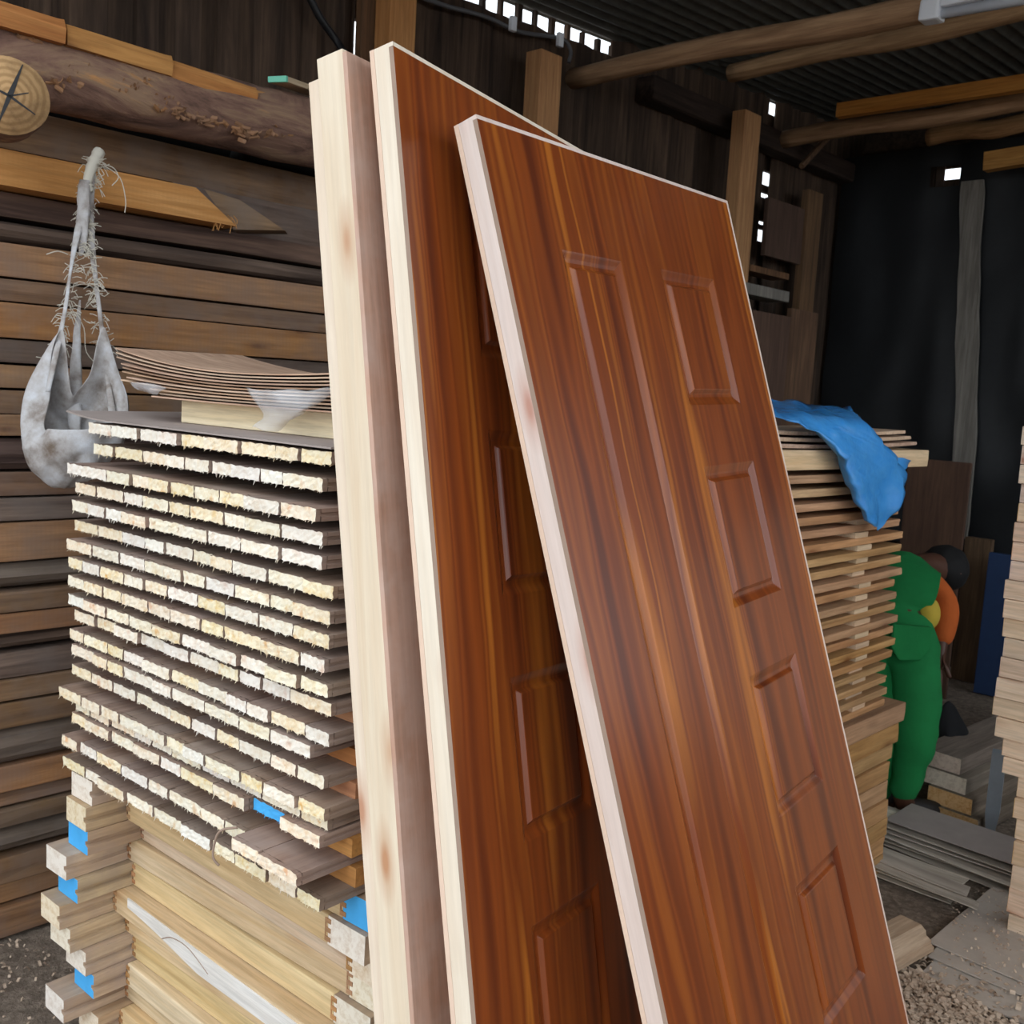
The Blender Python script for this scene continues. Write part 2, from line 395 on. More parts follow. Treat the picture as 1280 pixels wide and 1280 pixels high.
# wall plates along the wall tops
bm = bmesh.new(); box(bm, -3.27, -3.15, gb + .12, BY - .1, 3.03, 3.15, bev=.02)
thing(fin('wall_plate', bm, 'beam_dark'), 'dark squared beam running along the top of the left slab wall under the roof', 'beam')
bm = bmesh.new(); box(bm, -3.1, 1.9, BY - .16, BY - .04, 3.2, 3.32, bev=.02)
thing(fin('wall_plate', bm, 'beam_dark'), 'dark beam along the top of the back wall above the black plastic', 'beam')

# ------------------------------------------------------------------ roof poles
def pole(p0, p1, r0, r1, mat, name, label, square=False, ext=0):
    p0, p1 = Vector(p0), Vector(p1); bm = bmesh.new()
    d = (p1 - p0); p1 = p1 + d * ext; d = p1 - p0; n = 18
    # local +X along the bar
    pts = []; prof = []
    ex = Vector((0, 1, 0)); ez = Vector((0, 0, 1))
    for i in range(n + 1):
        t = i / n; rr = r0 + (r1 - r0) * t
        k = 4 if square else 10
        if square: q = [(-rr * .7, -rr), (rr * .7, -rr), (rr * .7, rr), (-rr * .7, rr)]
        else: q = [(rr * math.cos(2 * math.pi * j / k) * (1 + .1 * noise.noise(Vector((t * 6, j, r0 * 99)))), rr * math.sin(2 * math.pi * j / k) * (1 + .1 * noise.noise(Vector((t * 5, j, 7 + r0 * 99))))) for j in range(k)]
        prof.append(q); w = 0 if square else .02
        pts.append((Vector((d.length * t, noise.noise(Vector((t * 3, r0 * 55, 1))) * w, noise.noise(Vector((t * 3, r0 * 55, 5))) * w)), ex, ez))
    sweep(bm, prof, pts)
    o = fin(name, bm, mat, smooth=not square)
    x = d.normalized(); y = Vector((0, 0, 1)).cross(x).normalized(); z = x.cross(y)
    o.matrix_world = Matrix.Translation(p0) @ Matrix((x, y, z)).transposed().to_4x4()
    return thing(o, label, 'beam')
Yp = 3.62
pole(onY(708, 101, Yp), onY(1185, 3, Yp), .045, .052, 'pole', 'roof_pole', 'round peeled roof pole nearest the fluorescent lamp, running from the left slab wall', ext=.5)
Yp = 4.3
pole(onY(912, 92, Yp), onY(1280, 14, Yp), .042, .045, 'pole', 'roof_pole', 'rough roof pole just behind the nearest one, with a greenish cut left end', ext=.3)
Yp = 5.1
pole(onY(1048, 139, Yp), onY(1280, 104, Yp), .036, .036, 'pole_orange', 'roof_batten', 'bright orange squared roof timber above the far round pole', square=True, ext=.3)
Yp = 5.35
pole(onY(975, 176, Yp), onY(1280, 127, Yp), .048, .048, 'pole', 'roof_pole', 'brown roof pole directly under the bright orange squared timber', ext=.3)
Yp = 5.9
pole(onY(1160, 172, Yp), onY(1290, 152, Yp), .05, .05, 'pole', 'roof_pole', 'farthest dull brown roof pole, close to the back wall', ext=.3)
Yp = 6.0
pole(onY(1232, 203, Yp), onY(1300, 192, Yp), .05, .05, 'pole_orange', 'roof_batten', 'short orange brown timber end at the back wall, beside the bright hole', square=True, ext=.5)
# diagonal roof board
# brace in the corner
bm = bmesh.new(); a, b = onX(1002, 208, -3.05), onX(1035, 172, -3.05); tube(bm, [a, b], .018, 6)
thing(fin('corner_brace', bm, 'post_dark'), 'thin dark diagonal brace in the far corner under the roof', 'brace')

# ------------------------------------------------------------------ fluorescent lamp
Yl = 3.53
a, b = onY(1153, 17, Yl), onY(1300, -9, Yl)
t = empty('tube_lamp', a); x = (b - a).normalized(); y = Vector((0, 0, 1)).cross(x).normalized(); z = x.cross(y)
t.matrix_world = Matrix.Translation(a) @ Matrix((x, y, z)).transposed().to_4x4()
bm = bmesh.new(); box(bm, .07, 1.2, -.03, .03, .004, .034, bev=.006); fin('lamp_body', bm, 'white', t)
bm = bmesh.new(); tube(bm, [(.07, 0, -.012), (1.2, 0, -.012)], .017, 12); fin('glass_tube', bm, 'tube', t, smooth=True)
for xa in (0, 1.2):
    bm = bmesh.new(); box(bm, xa, xa + .07, -.034, .034, -.034, .036, bev=.01); fin('end_cap', bm, 'white', t)
thing(t, 'white fluorescent tube lamp fixed under the roof at the upper right', 'lamp')

# ------------------------------------------------------------------ upright posts on the left wall
def post(px0, px1, py_top, X, zb, mat, label, name='upright_post', thick=.07, lean=0, bot=None):
    a = onX(px0, max(py_top, 35), X); b = onX(px1, max(py_top, 35), X); w = abs(b.y - a.y)
    H = onX(px0, py_top, X).z
    bm = bmesh.new(); box(bm, -thick, 0, 0, w, 0, H - zb, bev=.004)
    for v in bm.verts: v.co += Vector((noise.noise(v.co * 3) * .004, noise.noise(v.co * 3 + Vector((5, 0, 0))) * .006 - lean * (H - zb - v.co.z), 0))
    o = fin(name, bm, mat, loc=(X, min(a.y, b.y), zb))
    return thing(o, label, 'post')
post(452, 487, -60, -3.18, 0, 'post_dark', 'wide grey brown upright plank behind the top of the leftmost door', thick=.04)
post(487, 520, -60, -3.08, 0, 'post', 'pale squared upright post beside the wide grey brown plank', thick=.09)
post(677, 704, 60, -3.08, 0, 'post', 'free-standing squared post rising above the middle of the front door', thick=.09)
post(932, 953, 136, -3.0, 0, 'post', 'squared post rising just behind the top right corner of the front door', thick=.08)
post(1012, 1030, 236, -3.1, 0, 'post_dark', 'narrow reddish upright standing in the far dark corner', thick=.05)
def leaner(px0, px1, pyt, pyb, X, mat, label, tk=.03, name='leaning_board'):
    a, b = onX(px0, pyt, X), onX(px1, pyb, X)
    if pyb > 500: b.z = .002
    bm = bmesh.new(); box(bm, -tk, 0, 0, abs(b.y - a.y), 0, a.z - b.z, bev=.003)
    return thing(fin(name, bm, mat, loc=(X, min(a.y, b.y), b.z)), label, 'board')
leaner(962, 1001, 246, 331, -3.12, 'brownboard', 'brown board end propped on the ledge in the far corner')
leaner(938, 986, 330, 350, -3.02, 'post_dark', 'dark block lying on the ledge behind the front door', .12)
leaner(930, 986, 352, 378, -2.98, 'batten', 'grey weathered ledge board on the wall behind the front door', .14)
leaner(930, 978, 385, 520, -3.0, 'brownboard', 'wide brown board standing below the grey ledge', .03)
leaner(990, 1008, 385, 560, -3.05, 'post_dark', 'slim dark board beside the wide brown one', .03)

# cables
bm = bmesh.new(); tube(bm, smoothpts([onX(383, -12, -3.2), onX(400, 22, -3.2), onX(420, 50, -3.2), onX(437, 75, -3.15), onX(460, 100, -3.15)]), .014, 8)
thing(fin('black_hose', bm, 'cable', smooth=True), 'thick black cable dropping behind the top of the leftmost door', 'cable')
bm = bmesh.new(); tube(bm, smoothpts([onX(520, -6, -3.22), onX(560, 8, -3.22), onX(610, 22, -3.22), onX(650, 40, -3.22), onX(700, 48, -3.22), onX(713, 62, -3.2), onX(711, 78, -3.2)]), .009, 8)
thing(fin('grey_cable', bm, 'cable_grey', smooth=True), 'grey cable sagging along the slab wall under the roof gap', 'cable')
for i, (px, py) in enumerate(((641, 30), (700, 50))):
    c = onX(px, py, -3.2); bm = bmesh.new(); box(bm, -.01, .01, -.016, .016, -.03, .03, bev=.003)
    thing(fin('cable_clip', bm, 'white', loc=c), ('white clip on the grey cable, below the bright roof gap', 'white clip on the grey cable, at the head of the free-standing post')[i], 'clip')

# ------------------------------------------------------------------ plank pile along the left wall
PX = -2.72
PL = [(237, 268, 'bark', 0), (270, 299, 'bark', 1), (301, 344, 'pile_orange', 0), (346, 375, 'pile_brown', 0), (376, 421, 'pile_orange', 0), (422, 453, 'pile_grey', 0),
      (454, 485, 'pile_orange', 0), (486, 516, 'pile_brown', 0), (517, 544, 'pile_orange', 0), (546, 588, 'bark', 1), (589, 621, 'pile_brown', 0), (622, 652, 'pile_grey', 0),
      (654, 703, 'pile_orange', 0), (705, 738, 'pile_grey', 1), (740, 766, 'pile_brown', 0), (767, 793, 'pile_orange', 0), (794, 817, 'bark', 1), (818, 850, 'pile_grey', 0),
      (851, 877, 'pile_brown', 0), (879, 910, 'pile_brown', 0), (912, 958, 'pile_grey', 1), (960, 993, 'pile_orange', 0), (994, 1012, 'pile_brown', 0), (1014, 1037, 'pile_brown', 0),
      (1039, 1073, 'pile_grey', 1), (1074, 1107, 'pile_brown', 0), (1108, 1134, 'pile_orange', 0), (1136, 1172, 'pile_brown', 0)]
DESC = {'bark': 'bark-edged dark plank', 'pile_orange': 'orange brown sawn plank', 'pile_brown': 'brown sawn plank', 'pile_grey': 'weathered grey plank'}
def zp(y): return onX(0, y, PX).z
zmin = zp(PL[-1][1])
for i, (ya, yb, mt, bk) in enumerate(PL):
    zt, zb = zp(ya), zp(yb)
    zb = max(zb, .004)
    bm = bmesh.new()
    rough_bar(bm, R.uniform(4.1, 4.4), R.uniform(.24, .3), zt - zb - .003, seg=30, jit=.008, bark=bool(bk), seed=i * 3 + 1)
    o = fin('pile_plank', bm, [mt, mt], loc=(PX + R.uniform(-.022, .012), -.55 + R.uniform(-.1, .1), zb))
    thing(o, '%s, %s from the top in the plank pile along the left wall' % (DESC[mt], ORD[i + 1]), 'plank', 'planks in the pile along the left wall')
# bright top board with a slanted, torn end
a = onX(-30, 186, -2.66); zt = onX(0, 186, -2.66).z; zb = zp(237) + .001; ye = onX(285, 260, -2.66).y
bm = bmesh.new(); L = ye - a.y; h = zt - zb
prof = [(0, 0), (0, h), (-.24, h), (-.24, 0)]
sweep(bm, [prof, prof, prof, [(0, 0), (-.02, h * .5), (-.06, h), (-.24, h)][:0] or prof], [(Vector((0, y, 0)), Vector((1, 0, 0)), Vector((0, 0, 1))) for y in (0, L * .4, L * .8, L)], 0, 1)
for v in bm.verts:
    if v.co.y > L - .01: v.co.y += (-.10 if v.co.z > h * .5 else .03) + (.03 if v.co.x < -.1 else 0)
for k in range(14):
    p = Vector((R.uniform(-.02, 0), L + R.uniform(-.05, .02), R.uniform(0, .03))); tube(bm, [p, p + Vector((.004, .01, -.012)), p + Vector((.006, R.uniform(0, .02), -R.uniform(.02, .035)))], .0012, 4)
thing(fin('top_plank', bm, ['top_orange', 'pile_brown'], loc=(-2.66, a.y, zb + .002)), 'bright orange sawn board with torn slanted end, topmost in the plank pile', 'plank', 'planks in the pile along the left wall')
# broken grey offcut just beyond its torn end
bm = bmesh.new(); p = [onX(255, 236, -2.70), onX(300, 250, -2.70), onX(356, 288, -2.70), onX(292, 287, -2.70)]
f = [bm.verts.new(q) for q in p]; g = [bm.verts.new(q + Vector((-.06, .05, 0))) for q in p]
bm.faces.new(f); bm.faces.new(g[::-1])
for k in range(4): bm.faces.new((f[k], f[(k + 1) % 4], g[(k + 1) % 4], g[k]))
thing(fin('plank_offcut', bm, 'pile_brown'), 'dusty wedge offcut lying beyond the torn end of the bright top board', 'offcut')
# set-back plank and black pipe in the dark gap
zb = onX(150, 214, -2.95).z
bm = bmesh.new(); rough_bar(bm, 4.2, .03, onX(150, 165, -2.95).z - zb, seg=16, jit=.006, seed=77)
thing(fin('recessed_plank', bm, ['pile_brown', 'pile_brown'], loc=(-2.95, -.3, zb)), 'brown plank set back in the dark gap above the bright top board', 'plank')
zb = onX(395, 312, -2.86).z
bm = bmesh.new(); rough_bar(bm, 2.4, .08, onX(395, 262, -2.86).z - zb, seg=16, jit=.006, seed=78)
thing(fin('recessed_plank', bm, ['pile_grey', 'pile_brown'], loc=(-2.86, 1.45, zp(237) + .002)), 'greyish plank set back beside the torn end of the bright top board', 'plank')
t = empty('black_pipe', onX(290, 186, -3.05)); 
bm = bmesh.new(); tube(bm, [(0, -2.0, 0), (0, 2.2, 0)], .052, 16); fin('pipe_body', bm, 'black', t, smooth=True)
bm = bmesh.new(); tube(bm, [(0, -.03, 0), (0, .03, 0)], .06, 16); fin('pipe_collar', bm, 'black', t, smooth=True)
thing(t, 'black plastic pipe in the gap under the bark-covered log', 'pipe')
# bark log
c0, c1 = onX(-60, 62, -2.74), onX(395, 168, -2.74)
def log_mesh(L, r, seed, n=22, seg=40, amp=.12):
    bm = bmesh.new(); prof = []; path = []
    for i in range(seg + 1):
        y = L * i / seg
        prof.append([(r * math.cos(2 * math.pi * k / n) * (1 + amp * noise.noise(Vector((math.cos(2 * math.pi * k / n) * 2, math.sin(2 * math.pi * k / n) * 2, y * 5 + seed)))),
                      r * math.sin(2 * math.pi * k / n) * (1 + amp * noise.noise(Vector((math.cos(2 * math.pi * k / n) * 2 + 9, math.sin(2 * math.pi * k / n) * 2, y * 5 + seed))))) for k in range(n)])
        path.append((Vector((0, y, 0)), Vector((1, 0, 0)), Vector((0, 0, 1))))
    sweep(bm, prof, path, 0, 1); return bm
d = c1 - c0; L = 3.7
bm = log_mesh(L, .098, 2)
lg = fin('bark_log', bm, ['log_bark', 'log_end'], smooth=True); y = d.normalized(); x = y.cross(Vector((0, 0, 1))).normalized(); z = x.cross(y)
lg.matrix_world = Matrix.Translation(c0 - y * .6) @ Matrix((x, y, z)).transposed().to_4x4()
thing(lg, 'long bark-covered log lying above the plank pile', 'log')
bm = bmesh.new()
for px, py in ((160, 105), (185, 112), (205, 122), (215, 136), (260, 150), (300, 160), (95, 85), (80, 102), (30, 45), (350, 165), (230, 142), (130, 70), (175, 100), (312, 168)):
    for k in range(16):
        p = onX(px + R.uniform(-14, 14), py + R.uniform(-6, 6), -2.645) - Vector((.012, 0, 0)); q = Vector((R.uniform(0, .016), R.uniform(-.028, .028), R.uniform(-.014, .01)))
        w = Vector((R.uniform(-.001, .001), .001, R.uniform(.0012, .004))); vs_ = [bm.verts.new(u) for u in (p - w, p + w, p + q + w, p + q - w)]
        vt = [bm.verts.new(u.co + Vector((.003, .001, .003))) for u in vs_]; bm.faces.new(vs_); bm.faces.new(vt)
        for e in range(4): bm.faces.new((vs_[e], vs_[(e + 1) % 4], vt[(e + 1) % 4], vt[e]))
bk = fin('loose_bark', bm, 'pile_orange', lg); bk.matrix_parent_inverse = lg.matrix_world.inverted(); bk['label'] = 'torn orange bark fibres'; bk['kind'] = 'stuff'
# cross log with round cut end facing the room
c = onX(12, 120, -2.42)
bm = bmesh.new(); n = 28; r = .082; seg = 14; prof = []; path = []
for i in range(seg + 1):
    x_ = -.2 * i / seg
    prof.append([(r * (1 + .05 * noise.noise(Vector((math.cos(6.283 * k / n), math.sin(6.283 * k / n), 4 + i * .2)))) * math.cos(6.283 * k / n), r * (1 + .05 * noise.noise(Vector((math.cos(6.283 * k / n), math.sin(6.283 * k / n), 9 + i * .2)))) * math.sin(6.283 * k / n)) for k in range(n)])
    path.append((Vector((0, 0, x_)), Vector((1, 0, 0)), Vector((0, 1, 0))))
sweep(bm, prof, path, 0, 1)
cl = fin('cross_log', bm, ['log_bark', 'log_end'], smooth=True)
zax = ((CAM - c).normalized() + Vector((.1, .05, .12))).normalized(); xax = Vector((0, 0, 1)).cross(zax).normalized(); yax = zax.cross(xax)
cl.matrix_world = Matrix.Translation(c) @ Matrix((xax, yax, zax)).transposed().to_4x4()
thing(cl, 'log with a cracked round cut end pointing into the room', 'log')
bm = bmesh.new()
for a_, l_, w_ in ((70, .075, .006), (250, .072, .005), (160, .05, .003), (330, .06, .003), (20, .04, .002)):
    d_ = Vector((math.cos(rad(a_)), math.sin(rad(a_)), 0)); e_ = Vector((-d_.y, d_.x, 0))
    vs_ = [bm.verts.new(q + Vector((0, 0, .0012))) for q in (e_ * w_, d_ * l_ + e_ * .001, d_ * l_ - e_ * .001, -e_ * w_)]
    vt = [bm.verts.new(q.co - Vector((0, 0, .004))) for q in vs_]; bm.faces.new(vs_); bm.faces.new(vt)
    for e in range(4): bm.faces.new((vs_[e], vs_[(e + 1) % 4], vt[(e + 1) % 4], vt[e]))
fin('end_crack', bm, 'cable', cl)
# orange boards on the log
def topboard(px0, py0, px1, py1, th, mat, label, X=-2.72, w=.065):
    a, b = onX(px0, py0, X), onX(px1, py1, X); d = b - a
    bm = bmesh.new(); L = d.length; n = 16; prof = []; path = []
    for i in range(n + 1):
        t = i / n; y = L * t; q = lambda s: noise.noise(Vector((s * 4, y * 4, px0 * .1))) * .005
        e = 1 - max(0, (t - .94) / .06) * .35
        prof.append([(0 + q(1), -th + q(4) * .5), (.006 + q(2), -th * .45), (-.008 + q(3), -th * .08 * e), (-.035, q(5) * .4), (-w, 0), (-w, -th)])
        path.append((Vector((0, y, 0)), Vector((1, 0, 0)), Vector((0, 0, 1))))
    sweep(bm, prof, path, 0, 1)
    o = fin('log_top_board', bm, [mat, mat]); y = d.normalized(); x = y.cross(Vector((0, 0, 1))).normalized(); z = x.cross(y)
    o.matrix_world = Matrix.Translation(a) @ Matrix((x, y, z)).transposed().to_4x4()
    return thing(o, label, 'board', 'boards laid on the bark log')
topboard(-60, -22, 82, 22, .062, 'log_orange', 'short orange board on the bark log, above the round cut log end', -2.63)
topboard(84, 27, 216, 68, .055, 'log_orange', 'orange board on the bark log, its rounded end near the log middle', -2.64)
topboard(210, 70, 322, 108, .052, 'log_orange', 'reddish orange board on the bark log, nearer the leaning doors', -2.65)
topboard(316, 108, 420, 138, .05, 'log_orange', 'orange board on the bark log running behind the leftmost door', -2.66)
bm = bmesh.new(); a, b = onX(346, 95, -2.66), onX(410, 118, -2.8); d = b - a; box(bm, -.03, .03, .006, d.length + .2, -.016, 0, bev=.002); 
pb = fin('pale_board', bm, 'cream_plank'); y = d.normalized(); x = y.cross(Vector((0, 0, 1))).normalized(); pb.matrix_world = Matrix.Translation(a) @ Matrix((x, y, x.cross(y))).transposed().to_4x4()
bm = bmesh.new(); box(bm, -.0305, .0305, 0, .012, -.0165, .0005, bev=.002); pe = fin('painted_end', bm, 'mint', pb); pe['label'] = 'mint green painted end'
thing(pb, 'pale board with mint green painted end lying on the log boards', 'board')

# ------------------------------------------------------------------ stack of ragged boards
S = Vector((-2.08, .845, 0)); SY = rad(4.3)
EX = Vector((math.cos(SY), math.sin(SY), 0)); EY = Vector((-math.sin(SY), math.cos(SY), 0))
LAY = [(117, 530), (117, 557), (90, 579), (98, 604), (95, 626), (86, 650), (86, 673), (95, 697), (95, 720), (92, 743), (100, 765), (87, 786), (95, 807), (86, 831), (78, 854), (100, 872), (100, 894), (88, 917), (79, 942)]
BT = .0205
def board_proto(w, L, seed, endmat='end'):
    rr = random.Random(seed); bm = bmesh.new(); t = BT; g = .0035
    pr = [(0, 0), (0, t * .32), (g, t * .4), (g, t * .6), (0, t * .68), (0, t), (w, t), (w, t * .68), (w - g, t * .6), (w - g, t * .4), (w, t * .32), (w, 0)]
    # back rings then a jittered, splintered front end
    path = [(Vector((0, y, 0)), Vector((1, 0, 0)), Vector((0, 0, 1))) for y in (L, .01)]
    rings = sweep(bm, [pr, pr], path, 0, 0, closed=False)
    bm.faces.new(rings[0]).material_index = 0
    r1 = rings[1]
    # front end grid
    nxs, nzs = 12, 4; grid = []
    for j in range(nzs + 1):
        row = []
        for i in range(nxs + 1):
            x = w * i / nxs; z = t * j / nzs
            ed = i in (0, nxs) or j in (0, nzs)
            row.append(bm.verts.new((x + rr.uniform(-.001, .001) - (.0012 * (1 if i == nxs else -1) if i in (0, nxs) else 0), rr.uniform(-.0009, .0009), z + rr.uniform(-.0008, .0008) * (1.6 if ed else 1))))
        grid.append(row)
    for j in range(nzs):
        for i in range(nxs):
            bm.faces.new((grid[j][i], grid[j][i + 1], grid[j + 1][i + 1], grid[j + 1][i])).material_index = 1
    loop = [grid[0][i] for i in range(nxs + 1)] + [grid[j][nxs] for j in range(1, nzs + 1)] + [grid[nzs][i] for i in range(nxs - 1, -1, -1)] + [grid[j][0] for j in range(nzs - 1, 0, -1)]
    bk = [bm.verts.new((min(max(v.co.x, 0), w), .01, min(max(v.co.z, 0), t))) for v in loop]
    n = len(loop)
    for k in range(n): bm.faces.new((loop[k], loop[(k + 1) % n], bk[(k + 1) % n], bk[k])).material_index = 0
    # splinters hanging under the saw cut
    for k in range(int(w * 150)):
        x = rr.uniform(.002, w - .002); l = rr.uniform(.0012, .004) if rr.random() < .85 else rr.uniform(.005, .009); q = rr.uniform(.0004, .0009)
        a = [bm.verts.new(p) for p in ((x - q, .001, .001), (x + q, .001, .001), (x, .006, .002))]
        b = bm.verts.new((x + rr.uniform(-.003, .003), rr.uniform(-.004, .002), -l))
        for u, v in ((0, 1), (1, 2), (2, 0)): bm.faces.new((a[u], a[v], b)).material_index = 1
    bmesh.ops.recalc_face_normals(bm, faces=bm.faces)
    me = bpy.data.meshes.new('stack_board'); bm.to_mesh(me); bm.free()
    me.materials.append(M['board']); me.materials.append(M[endmat]); return me
WID = [.062, .07, .078, .086, .092, .098, .106]
PROTO = {w: [board_proto(w - .002, .62, int(w * 1000) * 10 + s) for s in range(4)] for w in WID}
PBLUE = board_proto(.092 - .002, .62, 991, 'blue')
def stack_board(me, u, off, z, yaw, label):
    o = bpy.data.objects.new('stack_board', me); COL.objects.link(o)
    p = S + EX * u + EY * off; o.location = (p.x, p.y, z); o.rotation_euler = (0, 0, SY + yaw)
    return thing(o, label, 'board', 'boards in the ragged front stack')
LZ = []
for lx, ly in LAY:
    z = onY(lx, ly, S.y).z - BT
    LZ.append(min(z, LZ[-1] - BT - .0015) if LZ else z)
PSHORT = {w: [board_proto(w - .002, .4, int(w * 1000) * 10 + s + 5) for s in range(3)] for w in WID}
for i, (lx, ly) in enumerate(LAY):
    z = LZ[i]
    u0 = (lx - 95) * 2.0 / FPX * 1.35; uend = .83 + R.uniform(-.006, .012)
    if i < 5: uend = .80
    lay_off = R.uniform(-.012, .012) + (.02 if i in (0, 1) else 0); yaw = R.uniform(-.012, .012); u = u0; j = 0
    drop = R.uniform(-.4, .4) * .002
    while u < uend - .05:
        w = R.choice(WID)
        if uend - u - w < .05: w = min(WID, key=lambda q: abs(q - (uend - u)))
        me = R.choice((PSHORT if i < 7 else PROTO)[w]); off = lay_off + R.uniform(-.004, .004)
        if i == 17 and u > .62: off += -.035
        if i == 16 and .55 < u < .72: me = PBLUE; w = .092; off += .012
        stack_board(me, u, off + yaw * (u - .4), z + drop * u / .8, R.uniform(-.0008, .0008),
                    ('blue-ended' if me is PBLUE else 'pale-ended') + ' board, %s from left in the %s layer down of the ragged front stack' % (ORD[j], ORD[i]))
        u += w; j += 1
    # spacer lath under the layer
    if i < len(LAY) - 1:
        z2 = LZ[i + 1] + BT
        if z - z2 > .006:
            bm = bmesh.new(); box(bm, .02 if i > 4 else .06, .835 if i > 4 else .78, 0, .03, 0, z - z2 - .001, bev=.001)
            p = S + EY * ((.06 if i > 9 else .26) + R.uniform(-.01, .02)); o = fin('spacer_lath', bm, 'lath', loc=(p.x, p.y, z2 + .0005), rot=(0, 0, SY))
            thing(o, 'orange spacer lath under the %s layer down of the ragged front stack' % ORD[i], 'lath', 'spacer laths in the ragged front stack')
# loop of brown string hanging over the broken layers
p = S + EX * .585 + EY * -.03; bm = bmesh.new(); zz = onY(88, 917, S.y).z
tube(bm, smoothpts([p + Vector((.03, .02, zz + .002)), p + Vector((.012, -.002, zz - .004)), p + Vector((0, -.006, zz - .03)), p + Vector((.0, -.008, zz - .055)), p + Vector((.006, 0, zz - .07))]), .0022, 6)
thing(fin('string_loop', bm, 'skin_edge', smooth=True), 'brown string hanging over the lowest layers of the ragged front stack', 'string')

# ------------------------------------------------------------------ frames under the stack
zt = LZ[-1] - .003
def planed(fr, sw, W, yf, h):
    bm = bmesh.new(); n = 20; tp = []; bt = []
    for k in range(n + 1):
        f = k / n; x = sw + .06 + (W - .2 - sw) * f
        tp.append((x, h * (1 - .12 * f))); bt.append((x, h * (.6 - .58 * min(1, f * 2.2) + .06 * math.sin(f * 9) * (1 - f))))
    pts = tp + bt[::-1]; a = [bm.verts.new((x, yf - .0012, z)) for x, z in pts]; b = [bm.verts.new((x, yf + .002, z)) for x, z in pts]
    m = len(pts)
    for k in range(n): bm.faces.new((a[k], a[k + 1], a[m - 2 - k], a[m - 1 - k]))
    for k in range(m): bm.faces.new((a[k], a[(k + 1) % m], b[(k + 1) % m], b[k]))
    fin('planed_patch', bm, 'planed', fr)['label'] = 'whitish planed patch'
    bm = bmesh.new(); tube(bm, smoothpts([(sw + .2, yf - .001, h * .35), (sw + .24, yf - .001, h * .7), (sw + .3, yf - .001, h * .75), (sw + .37, yf - .001, h * .3)]), .0013, 5)
    fin('crack', bm, 'skin_edge', fr)
NF = 13; FH = zt / NF
HORN = [.02, .03, .025, .06, .04, .07, .055, .03, .015, .06, .0, .03, .02]
UL = [.0, .0, .0, -.03, -.015, -.03, -.02, .0, .01, -.03, .0, .0, .0]
BLUEL = {2, 4, 8}
for i in range(NF):
    z = zt - FH * (i + 1)
    p = S + EX * UL[i] + EY * .07
    t = empty('timber_frame', (p.x, p.y, z), SY + R.uniform(-.02, .02))
    h = FH - .0015; W = .875 - UL[i] * .5 + R.uniform(-.02, .015); sw = .085
    def stile(x0, x1, y0, y1, end, groove):
        bm = bmesh.new(); g = .01
        pr = [(x0, 0), (x0, h), (x1, h), (x1, h * .62), (x1 - g, h * .55), (x1 - g, h * .4), (x1, h * .34), (x1, 0)] if groove else [(x0, 0), (x0, h), (x1, h), (x1, 0)]
        sweep(bm, pr, [(Vector((0, y, 0)), Vector((1, 0, 0)), Vector((0, 0, 1))) for y in (y0, y1)], 0, 1)
        o = fin('stile', bm, ['framey', end], t)
        if end == 'blue': o['label'] = 'stile with a blue painted end'
    yf = (.0, .012, .045, .03, .034, .0, .022, .028, .01, .03, 0, .02, .01)[i]
    stile(0, sw, -HORN[i] - .05, .62, 'blue' if i in BLUEL else 'frame_end', True)
    stile(W - .095, W, yf, .62, 'blue' if i == 0 else 'frame_end', False)
    bm = bmesh.new(); box(bm, sw + .002, W - .0965, yf, yf + .07, 0, h, bev=.003)
    fr = fin('front_rail', bm, ('frame', 'frame_yellow', 'frame')[i % 3], t)
    if i == 5: planed(fr, sw, W, yf, h)
    bm = bmesh.new(); box(bm, sw + .002, W - .0965, .55, .61, 0, h); fin('back_rail', bm, 'frame', t)
    for x in (sw + .002, W - .0975):   # finger joints
        bm = bmesh.new(); z0_, z1__ = h * .1, h * .9; tt = (z1__ - z0_) / 5; pts = [(x - .005, z0_)]
        for k in range(5):
            xx = x + (.010 if k % 2 == 0 else -.002); pts += [(xx, z0_ + tt * k), (xx, z0_ + tt * (k + 1))]
        pts.append((x - .005, z1__))
        a_ = [bm.verts.new((p_, yf - .0012, q_)) for p_, q_ in pts]; b_ = [bm.verts.new((p_, yf + .01, q_)) for p_, q_ in pts]
        bm.faces.new(a_); bm.faces.new(b_[::-1])
        for k in range(len(pts)): bm.faces.new((a_[k], a_[(k + 1) % len(pts)], b_[(k + 1) % len(pts)], b_[k]))
        fin('finger_joint', bm, 'joint', t)
    ex = {0: ' with blue right end', 2: ' with bluish left end', 4: ' with blue left end', 8: ' with bright blue left end'}.get(i, '')
    thing(t, 'jointed timber frame%s, %s down in the crib below the boards' % (ex, ORD[i]), 'frame', 'jointed frames under the board stack')

# ------------------------------------------------------------------ sheets on top of the stack
zt = onY(117, 530, S.y).z
def bowed_sheet(x0, x1, y0, y1, t, f, n=24):
    bm = bmesh.new(); r = []
    for i in range(n + 1):
        x = x0 + (x1 - x0) * i / n; z = f(x)
        r.append([bm.verts.new((x, y, zz)) for y, zz in ((y0, z), (y1, z + .004), (y1, z + t + .004), (y0, z + t))])
    for a, b in zip(r, r[1:]):
        for k in range(4): bm.faces.new((a[k], a[(k + 1) % 4], b[(k + 1) % 4], b[k]))
    bm.faces.new(r[0]); bm.faces.new(r[-1]); return bm
bm = bowed_sheet(-.055, .80, 0, .42, .003, lambda x: .0 + .012 * max(0, (.12 - x) / .18) ** 2 + .003)
p = S + EY * .012; thing(fin('grey_sheet', bm, 'hardboard', loc=(p.x, p.y, zt + .002), rot=(0, 0, SY)), 'grey hardboard sheet with a curled left tip on the ragged board stack', 'sheet')
